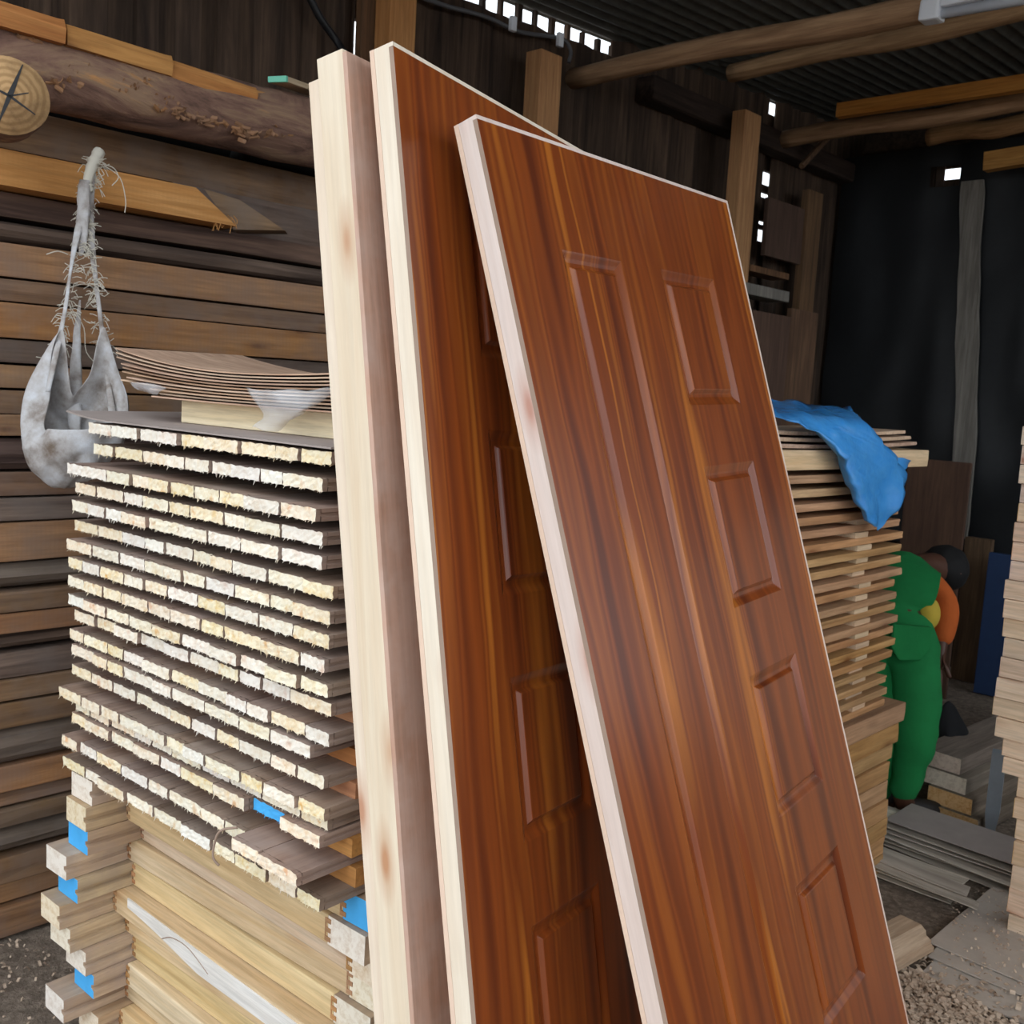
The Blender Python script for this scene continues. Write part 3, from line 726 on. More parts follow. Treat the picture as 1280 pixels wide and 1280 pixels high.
# cream beam
p = S + EY * .14; bm = bmesh.new(); box(bm, .17, .80, 0, .06, 0, .045, bev=.002)
thing(fin('cream_beam', bm, 'cream_beam', loc=(p.x, p.y, zt + .010), rot=(0, 0, SY + .01)), 'cream planed timber on the grey sheet under the thin bowed sheets', 'beam')
ZS = zt + .056
for k in range(11):
    z0 = ZS + k * .0058; x0 = -.02 + (.0 if k > 7 else R.uniform(.02, .06)) + (.12 if k < 3 else 0); x1 = .80
    if k == 3: x0 = -.0
    sag = .028 * (k / 10) + .004
    bm = bowed_sheet(x0, x1, R.uniform(-.006, .006), .32, .0028, lambda x: (x - .42) ** 2 / .18 * sag * (1.15 if x < .42 else .65))
    p = S + EY * .10; o = fin('thin_sheet', bm, 'sheetedge', loc=(p.x, p.y, z0), rot=(0, 0, SY + .015))
    thing(o, 'thin pale bowed sheet, %s from the top of the pack on the board stack' % ORD[10 - k], 'sheet', 'thin sheets on the board stack')
def patch(name, rows, mat, label, cat, amp=.006, th=.0006, sub=6, seed=0):
    """loft a crumpled film through rows of world points"""
    bm = bmesh.new(); R_ = [smoothpts(r, sub) for r in rows]; cols = list(zip(*R_)); G = [smoothpts(c, sub) for c in cols]
    g = []
    for i, c in enumerate(G):
        g.append([bm.verts.new(q + Vector((noise.noise(q * 22 + Vector((seed, 0, 0))), noise.noise(q * 22 + Vector((0, seed + 5, 0))), noise.noise(q * 19 + Vector((3, 3, seed))))) * amp) for q in c])
    for a, b in zip(g, g[1:]):
        for k in range(len(a) - 1): bm.faces.new((a[k], b[k], b[k + 1], a[k + 1]))
    o = fin(name, bm, mat, smooth=True); m = o.modifiers.new('t', 'SOLIDIFY'); m.thickness = th
    return thing(o, label, cat)
def sy(px, py, off): # point on the plane EY-offset in front of the stack
    d = ray(px, py); o0 = S + EY * off; tt = (o0 - CAM).dot(EY) / d.dot(EY); return CAM + d * tt
patch('film_scrap', [[sy(308, 486, .08), sy(345, 489, .075), sy(385, 488, .08), sy(416, 486, .085)], [sy(322, 505, .085), sy(350, 505, .07), sy(380, 508, .08), sy(405, 500, .09)], [sy(328, 520, .085), sy(345, 522, .075), sy(368, 520, .08), sy(385, 513, .09)], [sy(312, 534, .09), sy(332, 537, .08), sy(348, 538, .09), sy(362, 530, .1)]],
      'film', 'large torn scrap of clear film hanging from the thin bowed sheets', 'film', .008)
patch('film_scrap', [[sy(163, 477, .085), sy(182, 480, .08), sy(208, 484, .085)], [sy(172, 486, .085), sy(186, 490, .08), sy(200, 490, .088)], [sy(184, 492, .09), sy(192, 495, .088), sy(196, 495, .09)]], 'film', 'small scrap of clear film at the left of the thin bowed sheets', 'film', .006, seed=4)

# ------------------------------------------------------------------ leaning doors
def dframe(a, le, ti):
    a, le, ti = rad(a), rad(le), rad(ti)
    W = Vector((math.sin(a), math.cos(a), 0)); Nn = Vector((math.cos(a), -math.sin(a), 0)); Z = Vector((0, 0, 1))
    H = math.cos(le) * Z - math.sin(le) * Nn; N2 = math.cos(le) * Nn + math.sin(le) * Z
    return math.cos(ti) * W - math.sin(ti) * H, math.cos(ti) * H + math.sin(ti) * W, N2
PANV = [(1.605, 1.85), (1.245, 1.495), (.88, 1.125), (.515, .76), (.15, .395)]
def skin_mesh(w, L, t, long_u, small_u):
    rects = [(long_u[0], long_u[1], PANV[-1][0], PANV[0][1])] + [(small_u[0], small_u[1], a, b) for a, b in PANV]
    st = [-.0016, 0, .002, .004, .007, .010, .013, .016, .0185, .021, .0225, .0245, .0265, .028, .0295, .031]
    def lines(lo, hi, eds, step):
        s = {lo, hi}
        for a, b in eds:
            for d in st: s.add(round(a + d, 5)); s.add(round(b - d, 5))
        s = sorted(s); out = [s[0]]
        for q in s[1:]:
            n = int((q - out[-1]) / step)
            if n: 
                b0 = out[-1]; out += [b0 + (q - b0) * k / (n + 1) for k in range(1, n + 1)]
            if q - out[-1] > 1e-4: out.append(q)
        return out
    us = lines(0, w, [long_u, small_u], .03); vs_ = lines(0, L, PANV, .05)
    def depth(d):
        if d <= 0: return 0
        if d < .016: return -.0068 * (.35 * (d / .016) + .65 * math.sin(d / .016 * math.pi / 2) ** 1.5)
        if d < .021: return -.0068
        if d < .0295:
            q = (d - .021) / .0085; return -.0068 + .0072 * (q * q * (3 - 2 * q))
        return .0004
    bm = bmesh.new(); g = []
    for v in vs_:
        row = []
        for u in us:
            d = -1
            for a, b, c, e in rects: d = max(d, min(u - a, b - u, v - c, e - v))
            row.append(bm.verts.new((u, -t - depth(d), v)))
        g.append(row)
    for j in range(len(vs_) - 1):
        for i in range(len(us) - 1):
            f = bm.faces.new((g[j][i], g[j][i + 1], g[j + 1][i + 1], g[j + 1][i]))
    bot = [g[0][i] for i in range(len(us))] + [g[j][-1] for j in range(1, len(vs_))] + [g[-1][i] for i in range(len(us) - 2, -1, -1)] + [g[j][0] for j in range(len(vs_) - 2, 0, -1)]
    bot = [bm.verts.new(q.co) for q in bot]
    bk = [bm.verts.new((q.co.x, 0, q.co.z)) for q in bot]
    for k in range(len(bot)):
        f = bm.faces.new((bot[k], bot[(k + 1) % len(bot)], bk[(k + 1) % len(bot)], bk[k])); f.material_index = 1
    return bm
def door(x, y, a, le, ti, w, L, t, label, lay, edge='edge', plain_face=None, liner=None):
    Wv, Hv, Nv = dframe(a, le, ti)
    d = empty('panel_door' if lay else 'flush_door')
    zc = 0
    low = min(0, t * -math.sin(rad(le)) * -1 * 0, w * Wv.z)
    d.matrix_world = Matrix.Translation(Vector((x, y, -low + .001))) @ Matrix((Wv, -Nv, Hv)).transposed().to_4x4()
    sk = .0078; bm = bmesh.new(); box(bm, 0, w, sk, t - (liner or sk), 0, L, bev=.0012)
    fin('core_frame', bm, edge, d)
    if lay:
        bm = skin_mesh(w - .008, L - .007, sk, *lay)
        for v in bm.verts: v.co.y += sk
        fin('front_skin', bm, ['laminate', 'skin_edge'], d)
        bm = bmesh.new(); box(bm, w - .0075, w, .0004, sk, 0, L - .0005); fin('side_lipping', bm, edge, d)
        bm = bmesh.new(); box(bm, 0, w - .008, .0004, sk, L - .0065, L - .0005); fin('top_lipping', bm, edge, d)
    else:
        bm = bmesh.new(); box(bm, 0, w - .006, 0, sk, 0, L - .006); fin('front_skin', bm, plain_face, d)
    bm = bmesh.new()
    if liner: box(bm, .0005, w, t - liner, t, 0, L - .028, bev=.0012); fin('back_lining', bm, edge, d)
    else: box(bm, 0, w, t - sk, t, 0, L); fin('back_skin', bm, 'raw_back', d)
    return thing(d, label, 'door', 'leaning doors')
door(-.4766, 1.1344, -6.36, 17.44, -2.13, .806, 2.03, .0425, 'glossy red-brown moulded panel door at the front of the leaning doors', ((.145, .318), (.45, .656)), 'edge_pink')
door(-.731, .886, -11.3, 11.7, 2.83, .806, 2.03, .0428, 'glossy red-brown moulded panel door leaning between the front door and plain door', ((.488, .661), (.15, .356)))
door(-.872, .882, -10.5, 9.8, 1.6, .80, 2.03, .078, 'plain dusty brown flush door, leftmost of the leaning doors', None, 'edge', 'veneer', .02)

# ------------------------------------------------------------------ hanging sack
kn = onX(118, 198, -2.6)
t = empty('hanging_sack', kn)
def rel(p): return Vector(p) - kn
rs = random.Random(11)
# body: open cradle
cen = onX(84, 545, -2.42)
bm = bmesh.new(); nt, ns = 40, 22; g = []
lat = _r0; fwd = _f0
for s in range(ns + 1):
    q = s / ns; row = []
    for k in range(nt):
        th = 2 * math.pi * k / nt
        c_, s_ = math.cos(th), math.sin(th)           # c_: lateral, s_: +1 away from the viewer
        # rim height: low towards the viewer-right, high at the back and at the left handle
        rim = .02 + .22 * max(0, math.cos(th - 2.85)) ** 5 + .20 * max(0, math.cos(th - .95)) ** 5 + .05 * max(0, s_)
        zb_ = -.125; zz = zb_ + (rim - zb_) * q ** .9
        rr_ = math.sin(min(1, q * 1.25 + .03) * math.pi / 2) ** .5
        if q > .6: rr_ *= 1 - .55 * ((q - .6) / .4) ** 1.3 * (max(0, -c_) + max(0, s_))
        fold = 1 + .06 * math.sin(th * 9 + q * 5) * q + .03 * math.sin(th * 17 + q * 9) * q + .08 * noise.noise(Vector((c_ * 2, s_ * 2, q * 3)))
        row.append(bm.verts.new(rel(cen) + lat * (c_ * .115 * rr_ * fold + (.045 * q if c_ > 0 else .025 * q) - .01) + fwd * (s_ * .085 * rr_ * fold) + Vector((0, 0, zz + .012 * noise.noise(Vector((c_ * 3, s_ * 3, q * 4 + 7)))))))
    g.append(row)
for a, b in zip(g, g[1:]):
    for k in range(nt): bm.faces.new((a[k], a[(k + 1) % nt], b[(k + 1) % nt], b[k]))
bm.faces.new(g[0][::-1])
o = fin('sack_body', bm, 'sack', t, smooth=True); m = o.modifiers.new('t', 'SOLIDIFY'); m.thickness = .003; m = o.modifiers.new('s', 'SUBSURF'); m.levels = m.render_levels = 1
# two twisted straps from the knot
def strap(pts, ws, mat='sack', name='sack_strap'):
    bm = bmesh.new(); P = smoothpts(pts, 6); n = len(P); prof = []; path = []
    for i, p in enumerate(P):
        f = i / (n - 1); j = f * (len(ws) - 1); k = min(int(j), len(ws) - 2); w = ws[k] + (ws[k + 1] - ws[k]) * (j - k)
        m_ = 10
        prof.append([(w * math.cos(2 * math.pi * a / m_) * (1 + .35 * noise.noise(Vector((a * 1.3, f * 9, w * 50)))), w * .45 * math.sin(2 * math.pi * a / m_) * (1 + .5 * noise.noise(Vector((a * 1.3, f * 9, 3))))) for a in range(m_)])
        path.append((rel(p), lat, fwd))
    sweep(bm, prof, path); return fin(name, bm, mat, t, smooth=True)
strap([onX(118, 200, -2.58), onX(108, 240, -2.58), onX(97, 290, -2.56), onX(88, 340, -2.53), onX(80, 395, -2.48), onX(70, 440, -2.44), onX(60, 490, -2.42)], [.007, .010, .009, .004, .005, .008, .006])
strap([onX(118, 200, -2.58), onX(112, 240, -2.58), onX(114, 300, -2.56), onX(120, 350, -2.53), onX(127, 410, -2.48), onX(134, 470, -2.42), onX(140, 520, -2.38), onX(143, 555, -2.38)], [.007, .011, .009, .006, .006, .006, .010, .008])
strap([onX(100, 375, -2.52), onX(96, 420, -2.50), onX(95, 470, -2.48), onX(92, 520, -2.46), onX(95, 560, -2.45)], [.002, .009, .015, .018, .012], 'sack')
strap([onX(105, 225, -2.57), onX(104, 265, -2.56), onX(103, 300, -2.56), onX(101, 320, -2.56)], [.014, .016, .012, .004])
bm = bmesh.new()
for P0, P1, nn in (((118, 195), (104, 300), 110), ((104, 300), (80, 400), 70), ((106, 270), (136, 480), 130), ((134, 470), (138, 530), 40), ((80, 395), (76, 440), 20), ((124, 195), (112, 240), 40)):
    for k in range(nn):
        f = rs.random(); px = P0[0] + (P1[0] - P0[0]) * f + rs.gauss(0, 3); py = P0[1] + (P1[1] - P0[1]) * f
        X = -2.585 + .16 * max(0, (py - 250) / 280); p = rel(onX(px, py, X)); l = rs.uniform(.008, .03); sg = rs.choice((-1, 1))
        pts = [p, p + lat * sg * l * .5 + Vector((0, 0, rs.uniform(-.006, .008))), p + lat * sg * l + Vector((0, 0, rs.uniform(-.02, .006)))]
        tube(bm, smoothpts(pts, 2), .0009, 4)
for pts in ([(128, 205), (142, 210), (148, 222), (140, 232)], [(130, 207), (150, 222), (157, 250), (156, 266)], [(86, 360), (105, 355), (118, 362), (112, 375)], [(92, 390), (105, 410), (108, 440), (126, 460)], [(85, 318), (72, 314), (58, 318)], [(80, 440), (62, 448), (45, 446)]):
    tube(bm, smoothpts([rel(onX(a, b, -2.55)) for a, b in pts], 4), .0012, 4)
fin('frayed_threads', bm, 'fray', t)
bm = bmesh.new(); tube(bm, smoothpts([rel(onX(124, 190, -2.6)), rel(onX(116, 205, -2.58)), rel(onX(110, 225, -2.57)), rel(onX(112, 240, -2.57))]), [.015 + .005 * noise.noise(Vector((k * .9, 2, 0))) - .0003 * k for k in range(19)], 9); fin('knot', bm, 'fray', t, smooth=True)
thing(t, 'torn white woven sack hanging from a knot against the plank pile', 'sack')

# ------------------------------------------------------------------ second board stack behind the doors
X2 = -1.30
yR = onX(1118, 760, X2).y
lay2 = []; ztop = onX(1120, 590, X2).z; zbeam = onX(1112, 885, X2).z
n2 = 20; pit2 = (ztop - zbeam) / n2
for i in range(n2):
    z = ztop - pit2 * (i + 1) + .001
    ye = onX(1118 + (9 if i < 8 else 6 - (i - 8) * 1.5) + R.uniform(-4, 4), 600 + i * 14.5, X2).y
    bm = bmesh.new(); rough_bar(bm, ye - 1.98, .34, .0215, seg=10, jit=.003, seed=200 + i, bow=.004)
    o = fin('layer_board', bm, ['stack2', 'stack2e'], loc=(X2 + R.uniform(-.012, .008), 1.98, z + .016))
    thing(o, 'tan board edge, %s layer down in the stack behind the front door' % ORD[i], 'board', 'boards in the stack behind the front door')
    zz = z + pit2 + .016 if i else None
    if i > 3:
        y0 = onX(1068 + R.uniform(-6, 4), 660 + i * 12, X2).y; bm = bmesh.new(); box(bm, -.3, 0, 0, R.uniform(.07, .11), 0, pit2 - .0225, bev=.001)
        thing(fin('spacer_block', bm, 'cream_plank', loc=(X2 + R.uniform(-.02, .004), y0, z + .016 + .0225)), 'pale spacer block on the %s layer down of the stack behind the front door' % ORD[i], 'spacer', 'spacers in the stack behind the front door')
nb = 9; hb2 = zbeam / nb; 
for i in range(nb):
    z = zbeam - hb2 * (i + 1) + .002
    ye = onX((1128, 1121, 1120, 1114, 1112, 1110, 1110, 1107, 1105)[i], 900 + i * 22, X2).y
    bm = bmesh.new(); rough_bar(bm, ye - 1.98, .3, hb2 - .003, seg=8, jit=.004, seed=300 + i)
    thing(fin('base_beam', bm, ['stack2b', 'stack2e'], loc=(X2 + R.uniform(-.015, .01), 1.98, z)), 'thick tan beam, %s down in the base of the stack behind the front door' % ORD[i], 'beam', 'base beams of the stack behind the front door')
# cream plank and brown sheets on top
zc = ztop + .016
ye = onX(1155, 578, X2).y
bm = bmesh.new(); rough_bar(bm, ye - 1.95, .2, .052, seg=10, jit=.003, seed=401)
thing(fin('cream_plank', bm, ['cream_plank', 'stack2e'], loc=(X2 + .012, 1.95, zc)), 'thick cream plank on top of the stack behind the front door', 'plank')
for k in range(3):
    bm = bmesh.new(); rough_bar(bm, onX(1146 - k * 4, 555, X2).y - 1.95, .3, .010, seg=10, jit=.002, seed=410 + k, bow=.012)
    thing(fin('brown_sheet', bm, ['sheetedge', 'sheetedge'], loc=(X2 - .01 * k, 1.95, zc + .056 + k * .017)), 'brown sheet under the blue plastic, %s of three from the top' % ('lowest', 'middle', 'topmost')[k], 'sheet', 'brown sheets under the blue plastic')
XB = X2 + .045
rows = [[onX(955, 497, -1.55), onX(990, 501, -1.55), onX(1030, 507, -1.5), onX(1062, 511, -1.42)],
        [onX(955, 515, -1.32), onX(990, 520, -1.3), onX(1035, 522, -1.28), onX(1085, 530, -1.27)],
        [onX(1004, 529, XB), onX(1035, 545, XB + .02), onX(1072, 548, XB + .01), onX(1112, 562, XB)],
        [onX(1038, 556, XB), onX(1058, 575, XB + .03), onX(1092, 585, XB + .01), onX(1132, 592, XB + .01)],
        [onX(1058, 605, XB), onX(1075, 612, XB + .03), onX(1100, 618, XB + .0), onX(1132, 617, XB + .02)],
        [onX(1072, 638, XB), onX(1085, 645, XB + .02), onX(1100, 648, XB), onX(1118, 643, XB + .01)],
        [onX(1088, 660, XB), onX(1093, 662, XB + .01), onX(1098, 662, XB), onX(1104, 657, XB)]]
patch('blue_plastic_sheet', rows, 'bluefilm', 'translucent blue plastic sheet draped over the stack behind the front door', 'plastic sheet', .014, .001, 5)
patch('blue_scrap', [[onX(1112, 572, XB - .02), onX(1128, 572, XB - .01), onX(1139, 576, XB - .02)], [onX(1114, 580, XB - .02), onX(1128, 584, XB - .01), onX(1136, 580, XB - .02)], [onX(1120, 584, XB - .02), onX(1128, 589, XB - .01), onX(1132, 586, XB - .02)]], 'bluefilm', 'tiny blue plastic tag on the end of the cream plank', 'plastic scrap', .004, .001, 3)

# ------------------------------------------------------------------ far right beam stack
Y3 = 3.16
EDG = [(520, 1279), (545, 1278), (590, 1276), (640, 1272), (690, 1263), (740, 1256), (790, 1253), (830, 1249), (865, 1243), (890, 1240), (915, 1249), (945, 1250), (966, 1252), (970, 1267), (1000, 1270), (1050, 1268), (1100, 1262), (1140, 1259), (1175, 1257)]
def edg(y):
    for (a, b), (c, d) in zip(EDG, EDG[1:]):
        if y <= c: return b + (d - b) * max(0, y - a) / (c - a)
    return 1257
yb3 = [1172, 1140, 1108, 1078, 1049, 1022, 996, 969, 944, 920, 893, 869, 845, 820, 796, 772, 748, 724, 700, 676, 652, 628, 604, 580, 556, 532]
zs3 = [max(0.004, onY(edg(y), y, Y3).z) for y in yb3]; zs3[0] = .004
for i in range(len(zs3) - 1):
    ym = (yb3[i] + yb3[i + 1]) / 2; xl = onY(edg(ym) + R.uniform(-2.5, 2.5), ym, Y3).x
    bm = bmesh.new(); h = zs3[i + 1] - zs3[i] - .002
    box(bm, 0, 1.0, 0, .09, 0, h, 0, .002)
    for f in bm.faces:
        if f.calc_center_median().x < .004: f.material_index = 1
    thing(fin('stacked_beam', bm, ['stack3', 'stack3e'], loc=(xl, Y3 + R.uniform(-.012, .012), zs3[i]), rot=(0, 0, R.uniform(-.01, .01))), 'pale pinkish beam, %s from the floor in the right-hand stack' % ORD[i], 'beam', 'beams in the right-hand stack')

# ------------------------------------------------------------------ back wall things
bm = bmesh.new(); nx_, nz_ = 50, 40; xa, xb = WX + .06, 1.0; zb_ = onY(1215, 690, BY - .14).z; g = []
for j in range(nz_ + 1):
    z = zb_ + (3.19 - zb_) * j / nz_; row = []
    for i in range(nx_ + 1):
        x = xa + (xb - xa) * i / nx_
        q = .03 * noise.noise(Vector((x * 5, z * 1.2, 2))) + .015 * noise.noise(Vector((x * 13, z * 3, 8)))
        row.append(bm.verts.new((x, BY - .13 + q, z + .02 * noise.noise(Vector((x * 6, 0, 1))) * (1 if j == 0 else 0))))
    g.append(row)
for j in range(nz_):
    for i in range(nx_):
        c = (g[j][i].co + g[j + 1][i + 1].co) / 2
        if abs(c.x - hb.x + .03) < .1 and abs(c.z - hb.z + .03) < .07: continue
        bm.faces.new((g[j][i], g[j][i + 1], g[j + 1][i + 1], g[j + 1][i]))
thing(fin('black_sheet', bm, 'black', smooth=True), 'black plastic sheet covering the back wall', 'plastic sheet')
yb_ = BY - .19
pts = [onY(1216, 226, yb_), onY(1212, 330, yb_), onY(1209, 430, yb_), onY(1207, 540, yb_), onY(1199, 640, yb_), onY(1195, 672, yb_)]
bm = bmesh.new(); prof = []; path = []
for i, p in enumerate(smoothpts(pts, 5)):
    w = .062 + .012 * noise.noise(Vector((i * .35, 0, 0))); prof.append([(-w, -.012), (w, -.012), (w, .012), (-w, .012)]); path.append((p - pts[0], Vector((1, 0, 0)), Vector((0, 1, 0))))
sweep(bm, prof, path); thing(fin('wavy_batten', bm, 'batten', loc=pts[0]), 'pale wavy wooden batten nailed upright over the black plastic sheet', 'batten')
bm = bmesh.new(); tube(bm, [onY(1187, 670, yb_), onY(1186, 696, yb_)], .012, 6); thing(fin('white_rod', bm, 'white'), 'thin white rod end at the foot of the wavy batten', 'rod')
Yw = 5.6
a, b = onY(1135, 572, Yw), onY(1190, 800, Yw); bm = bmesh.new(); box(bm, 0, b.x - a.x, 0, .02, 0, a.z, bev=.008)
thing(fin('brown_plywood', bm, 'brownboard', loc=(a.x, Yw, 0)), 'dark brown sheet standing behind the bending worker', 'board')
a, b = onY(1212, 690, BY - .2), onY(1233, 800, BY - .2); bm = bmesh.new(); box(bm, 0, b.x - a.x, 0, .05, 0, a.z + .1, bev=.004)
thing(fin('short_post', bm, 'post_dark', loc=(a.x, BY - .3, 0)), 'brown upright under the lower edge of the black sheet', 'post')
a, b = onY(1236, 690, 5.9), onY(1262, 830, 5.9); bm = bmesh.new(); box(bm, 0, b.x - a.x + .2, 0, .03, 0, a.z, bev=.006)
thing(fin('blue_plywood', bm, 'darkblue', loc=(a.x, 5.9, 0)), 'dark blue panel standing behind the right-hand beam stack', 'panel')
# planks on the floor deep in the shed
for k, (px, py, w_) in enumerate(((1196, 1028, .16), (1186, 1008, .16), (1176, 985, .15))):
    pass
base = onZ(1200, 1040, 0)
for k in range(4):
    bm = bmesh.new(); rough_bar(bm, 1.5, .17, .062, seg=8, jit=.004, seed=500 + k)
    thing(fin('floor_plank', bm, ['greyplank', 'stack3e'], loc=(base.x + .06 - .035 * k, base.y + .02 * k, .004 + .064 * k), rot=(0, 0, rad(-4))), 'dim grey plank, %s from the floor in the low pile behind the grey post' % ORD[k], 'plank', 'planks in the low dim pile')
# grey post
pb_ = onZ(1237, 1047, .0); tp = onY(1237, 936, pb_.y)
bm = bmesh.new(); hw = .024
prof = [[(-hw * k, -hw * k), (hw * k, -hw * k), (hw * k, hw * k), (-hw * k, hw * k)] for k in (.62, 1, 1, 1)]
hz_ = tp.z
sweep(bm, prof, [(Vector((0, 0, z)), Vector((1, 0, 0)), Vector((0, 1, 0))) for z in (0.02, hz_ * .3, hz_ * .6, hz_)])
thing(fin('grey_post', bm, 'greypost', loc=(pb_.x, pb_.y, 0), rot=(0, 0, .25)), 'short grey painted post with tapered foot beside the right-hand stack', 'post')
# black bag
c = onZ(1168, 1006, .0); c = c + Vector((0, .25, 0)) - _r0 * .08
bm = bmesh.new(); bmesh.ops.create_icosphere(bm, subdivisions=4, radius=1)
for v in bm.verts:
    q = v.co.copy(); k = 1 + .18 * noise.noise(q * 2.2)
    tz = (q.z + 1) / 2; wd = (.10 if tz < .6 else .10 - .07 * (tz - .6) / .4)
    v.co = Vector((q.x * wd * k, q.y * .1 * k, max(0, (tz * .36) * (1 + .05 * k))))
thing(fin('black_bag', bm, 'darkcloth', loc=(c.x, c.y, .002), smooth=True), 'black bag slumped on the floor behind the bending worker', 'bag')

# ------------------------------------------------------------------ floor sheets, strips, shavings
def fsheet(px, py, z, sx, sy_, rot, label, t=.004):
    p = onZ(px, py, z); bm = bmesh.new(); n = 10; 
    gr = [[bm.verts.new((sx * i / n, sy_ * j / n, .003 * noise.noise(Vector((i * .4, j * .4, px))) + .003)) for j in range(n + 1)] for i in range(n + 1)]
    for i in range(n):
        for j in range(n): bm.faces.new((gr[i][j], gr[i + 1][j], gr[i + 1][j + 1], gr[i][j + 1]))
    o = fin('floor_sheet', bm, 'sheet_floor', loc=(p.x, p.y, z), rot=(0, 0, rot)); m = o.modifiers.new('t', 'SOLIDIFY'); m.thickness = t; m.offset = -1
    return thing(o, label, 'sheet', 'hardboard sheets on the floor')
fsheet(1146, 1222, .006, 1.3, .5, rad(1), 'dusty hardboard sheet on the floor, lowest and nearest the shavings')
fsheet(1160, 1196, .014, 1.3, .5, rad(1.5), 'dusty hardboard sheet on the floor, middle of the three')
fsheet(1160, 1178, .022, 1.3, .52, rad(-.5), 'dusty hardboard sheet on the floor, uppermost of the three')
def strips(px, py, n, L, rot, w, dz, z0, lab, grp, spread, seed):
    rr = random.Random(seed); p = onZ(px, py, z0)
    for k in range(n):
        bm = bmesh.new(); l = L * rr.uniform(.85, 1.05); m_ = 12; ww = w * rr.uniform(.6, 1.2); r = []
        for i in range(m_ + 1):
            x = l * i / m_; zz = .006 * noise.noise(Vector((x * 3, k * 4.4, seed)))*0 + .004 * (2 * i / m_ - 1) ** 2
            e = rr.uniform(0, .012) if i in (0, m_) else 0
            r.append([bm.verts.new((x + (e if a < 1 else -e), y, zz + c)) for a, (y, c) in enumerate(((0, 0), (ww, 0), (ww, .0028), (0, .0028)))])
        for a, b in zip(r, r[1:]):
            for q in range(4): bm.faces.new((a[q], a[(q + 1) % 4], b[(q + 1) % 4], b[q]))
        bm.faces.new(r[0]); bm.faces.new(r[-1])
        ok = (k % 3) * w * .55 + rr.uniform(-.01, .01)
        o = fin('veneer_strip', bm, 'strip', loc=(p.x + rr.uniform(-spread, spread) - .25, p.y + ok - spread * .2, z0 + dz * k), rot=(0, 0, rot + rr.uniform(-.05, .05)))
        thing(o, lab % ORD[n - 1 - k], 'strip', grp)
strips(1150, 1072, 14, 1.15, rad(-1), .11, .0058, .004, 'thin grey wood strip, %s from the top of the long floor bundle', 'strips in the long floor bundle', .06, 5)
strips(1118, 1102, 8, .5, rad(-3), .07, .006, .004, 'thin splintered strip, %s from the top of the short floor heap', 'strips in the short floor heap', .03, 8)
# grey sheet over the bundle
p = onZ(1150, 1026, .11); bm = bowed_sheet(0, 1.0, 0, .22, .003, lambda x: .0)
thing(fin('bundle_sheet', bm, 'hardboard', loc=(p.x - .1, p.y - .06, .094), rot=(0, 0, rad(-1))), 'dark grey sheet lying on the long bundle of strips', 'sheet')
# short moulding block
a, b = onZ(1166, 1198, .01), onZ(1100, 1236, .01)
bm = bmesh.new(); pr = [(0, 0), (0, .012), (-.010, .018), (-.010, .028), (-.026, .036), (-.030, .050), (-.046, .060), (-.11, .060), (-.11, 0)]
sweep(bm, pr, [(Vector((0, y, 0)), Vector((1, 0, 0)), Vector((0, 0, 1))) for y in (-.42, 0)], 0)
thing(fin('moulding_offcut', bm, 'mould', loc=(a.x, a.y, .032), rot=(0, 0, math.atan2((a - b).y, (a - b).x) - math.pi / 2)), 'short pale profiled moulding offcut on the floor beside the front door', 'offcut')
# shavings
bm = bmesh.new(); rr = random.Random(21)
def chip(p, s):
    a = rr.uniform(0, 6.28); d = Vector((math.cos(a), math.sin(a), 0)); e = Vector((-d.y, d.x, 0)); w = s * rr.uniform(.3, .6); c = rr.uniform(.1, .5) * s
    tl = rr.uniform(-.4, .6) * s; rings = []
    for i in range(4):
        f = i / 3 - .5
        rings.append([bm.verts.new(p + d * (s * f) + e * (w * sg) + Vector((0, 0, c * (1 - 4 * f * f) + tl * (f + .5) * (1 if tl > 0 else -1)))) for sg in (-.5, .5)])
    for x, y in zip(rings, rings[1:]): bm.faces.new((x[0], x[1], y[1], y[0]))
for k in range(6500):
    q = onZ(rr.uniform(1100, 1300), rr.uniform(1195, 1320), 0); x, y = q.x, q.y
    pq = (q - CAM); px_ = 640 + FPX * pq.dot(RT) / pq.dot(FW); py_ = 640 - FPX * pq.dot(UP) / pq.dot(FW)
    if py_ < 1222 + (px_ - 1150) * .56 and rr.random() > .06: continue
    chip(Vector((x, y, rr.uniform(.0, .016))), rr.uniform(.008, .026))
for k in range(260):
    q = onZ(rr.uniform(1190, 1285), rr.uniform(1110, 1240), .03); chip(q + Vector((0, 0, rr.uniform(-.001, .004))), rr.uniform(.005, .012))
for k in range(500):
    q = Vector((rr.uniform(-2.7, -2.1), rr.uniform(.2, 1.0), .003)); chip(q, rr.uniform(.006, .016))
o = fin('wood_shavings', bm, 'shaving'); thing(o, 'pale curled wood shavings scattered over the dirt floor', 'shavings', kind='stuff')

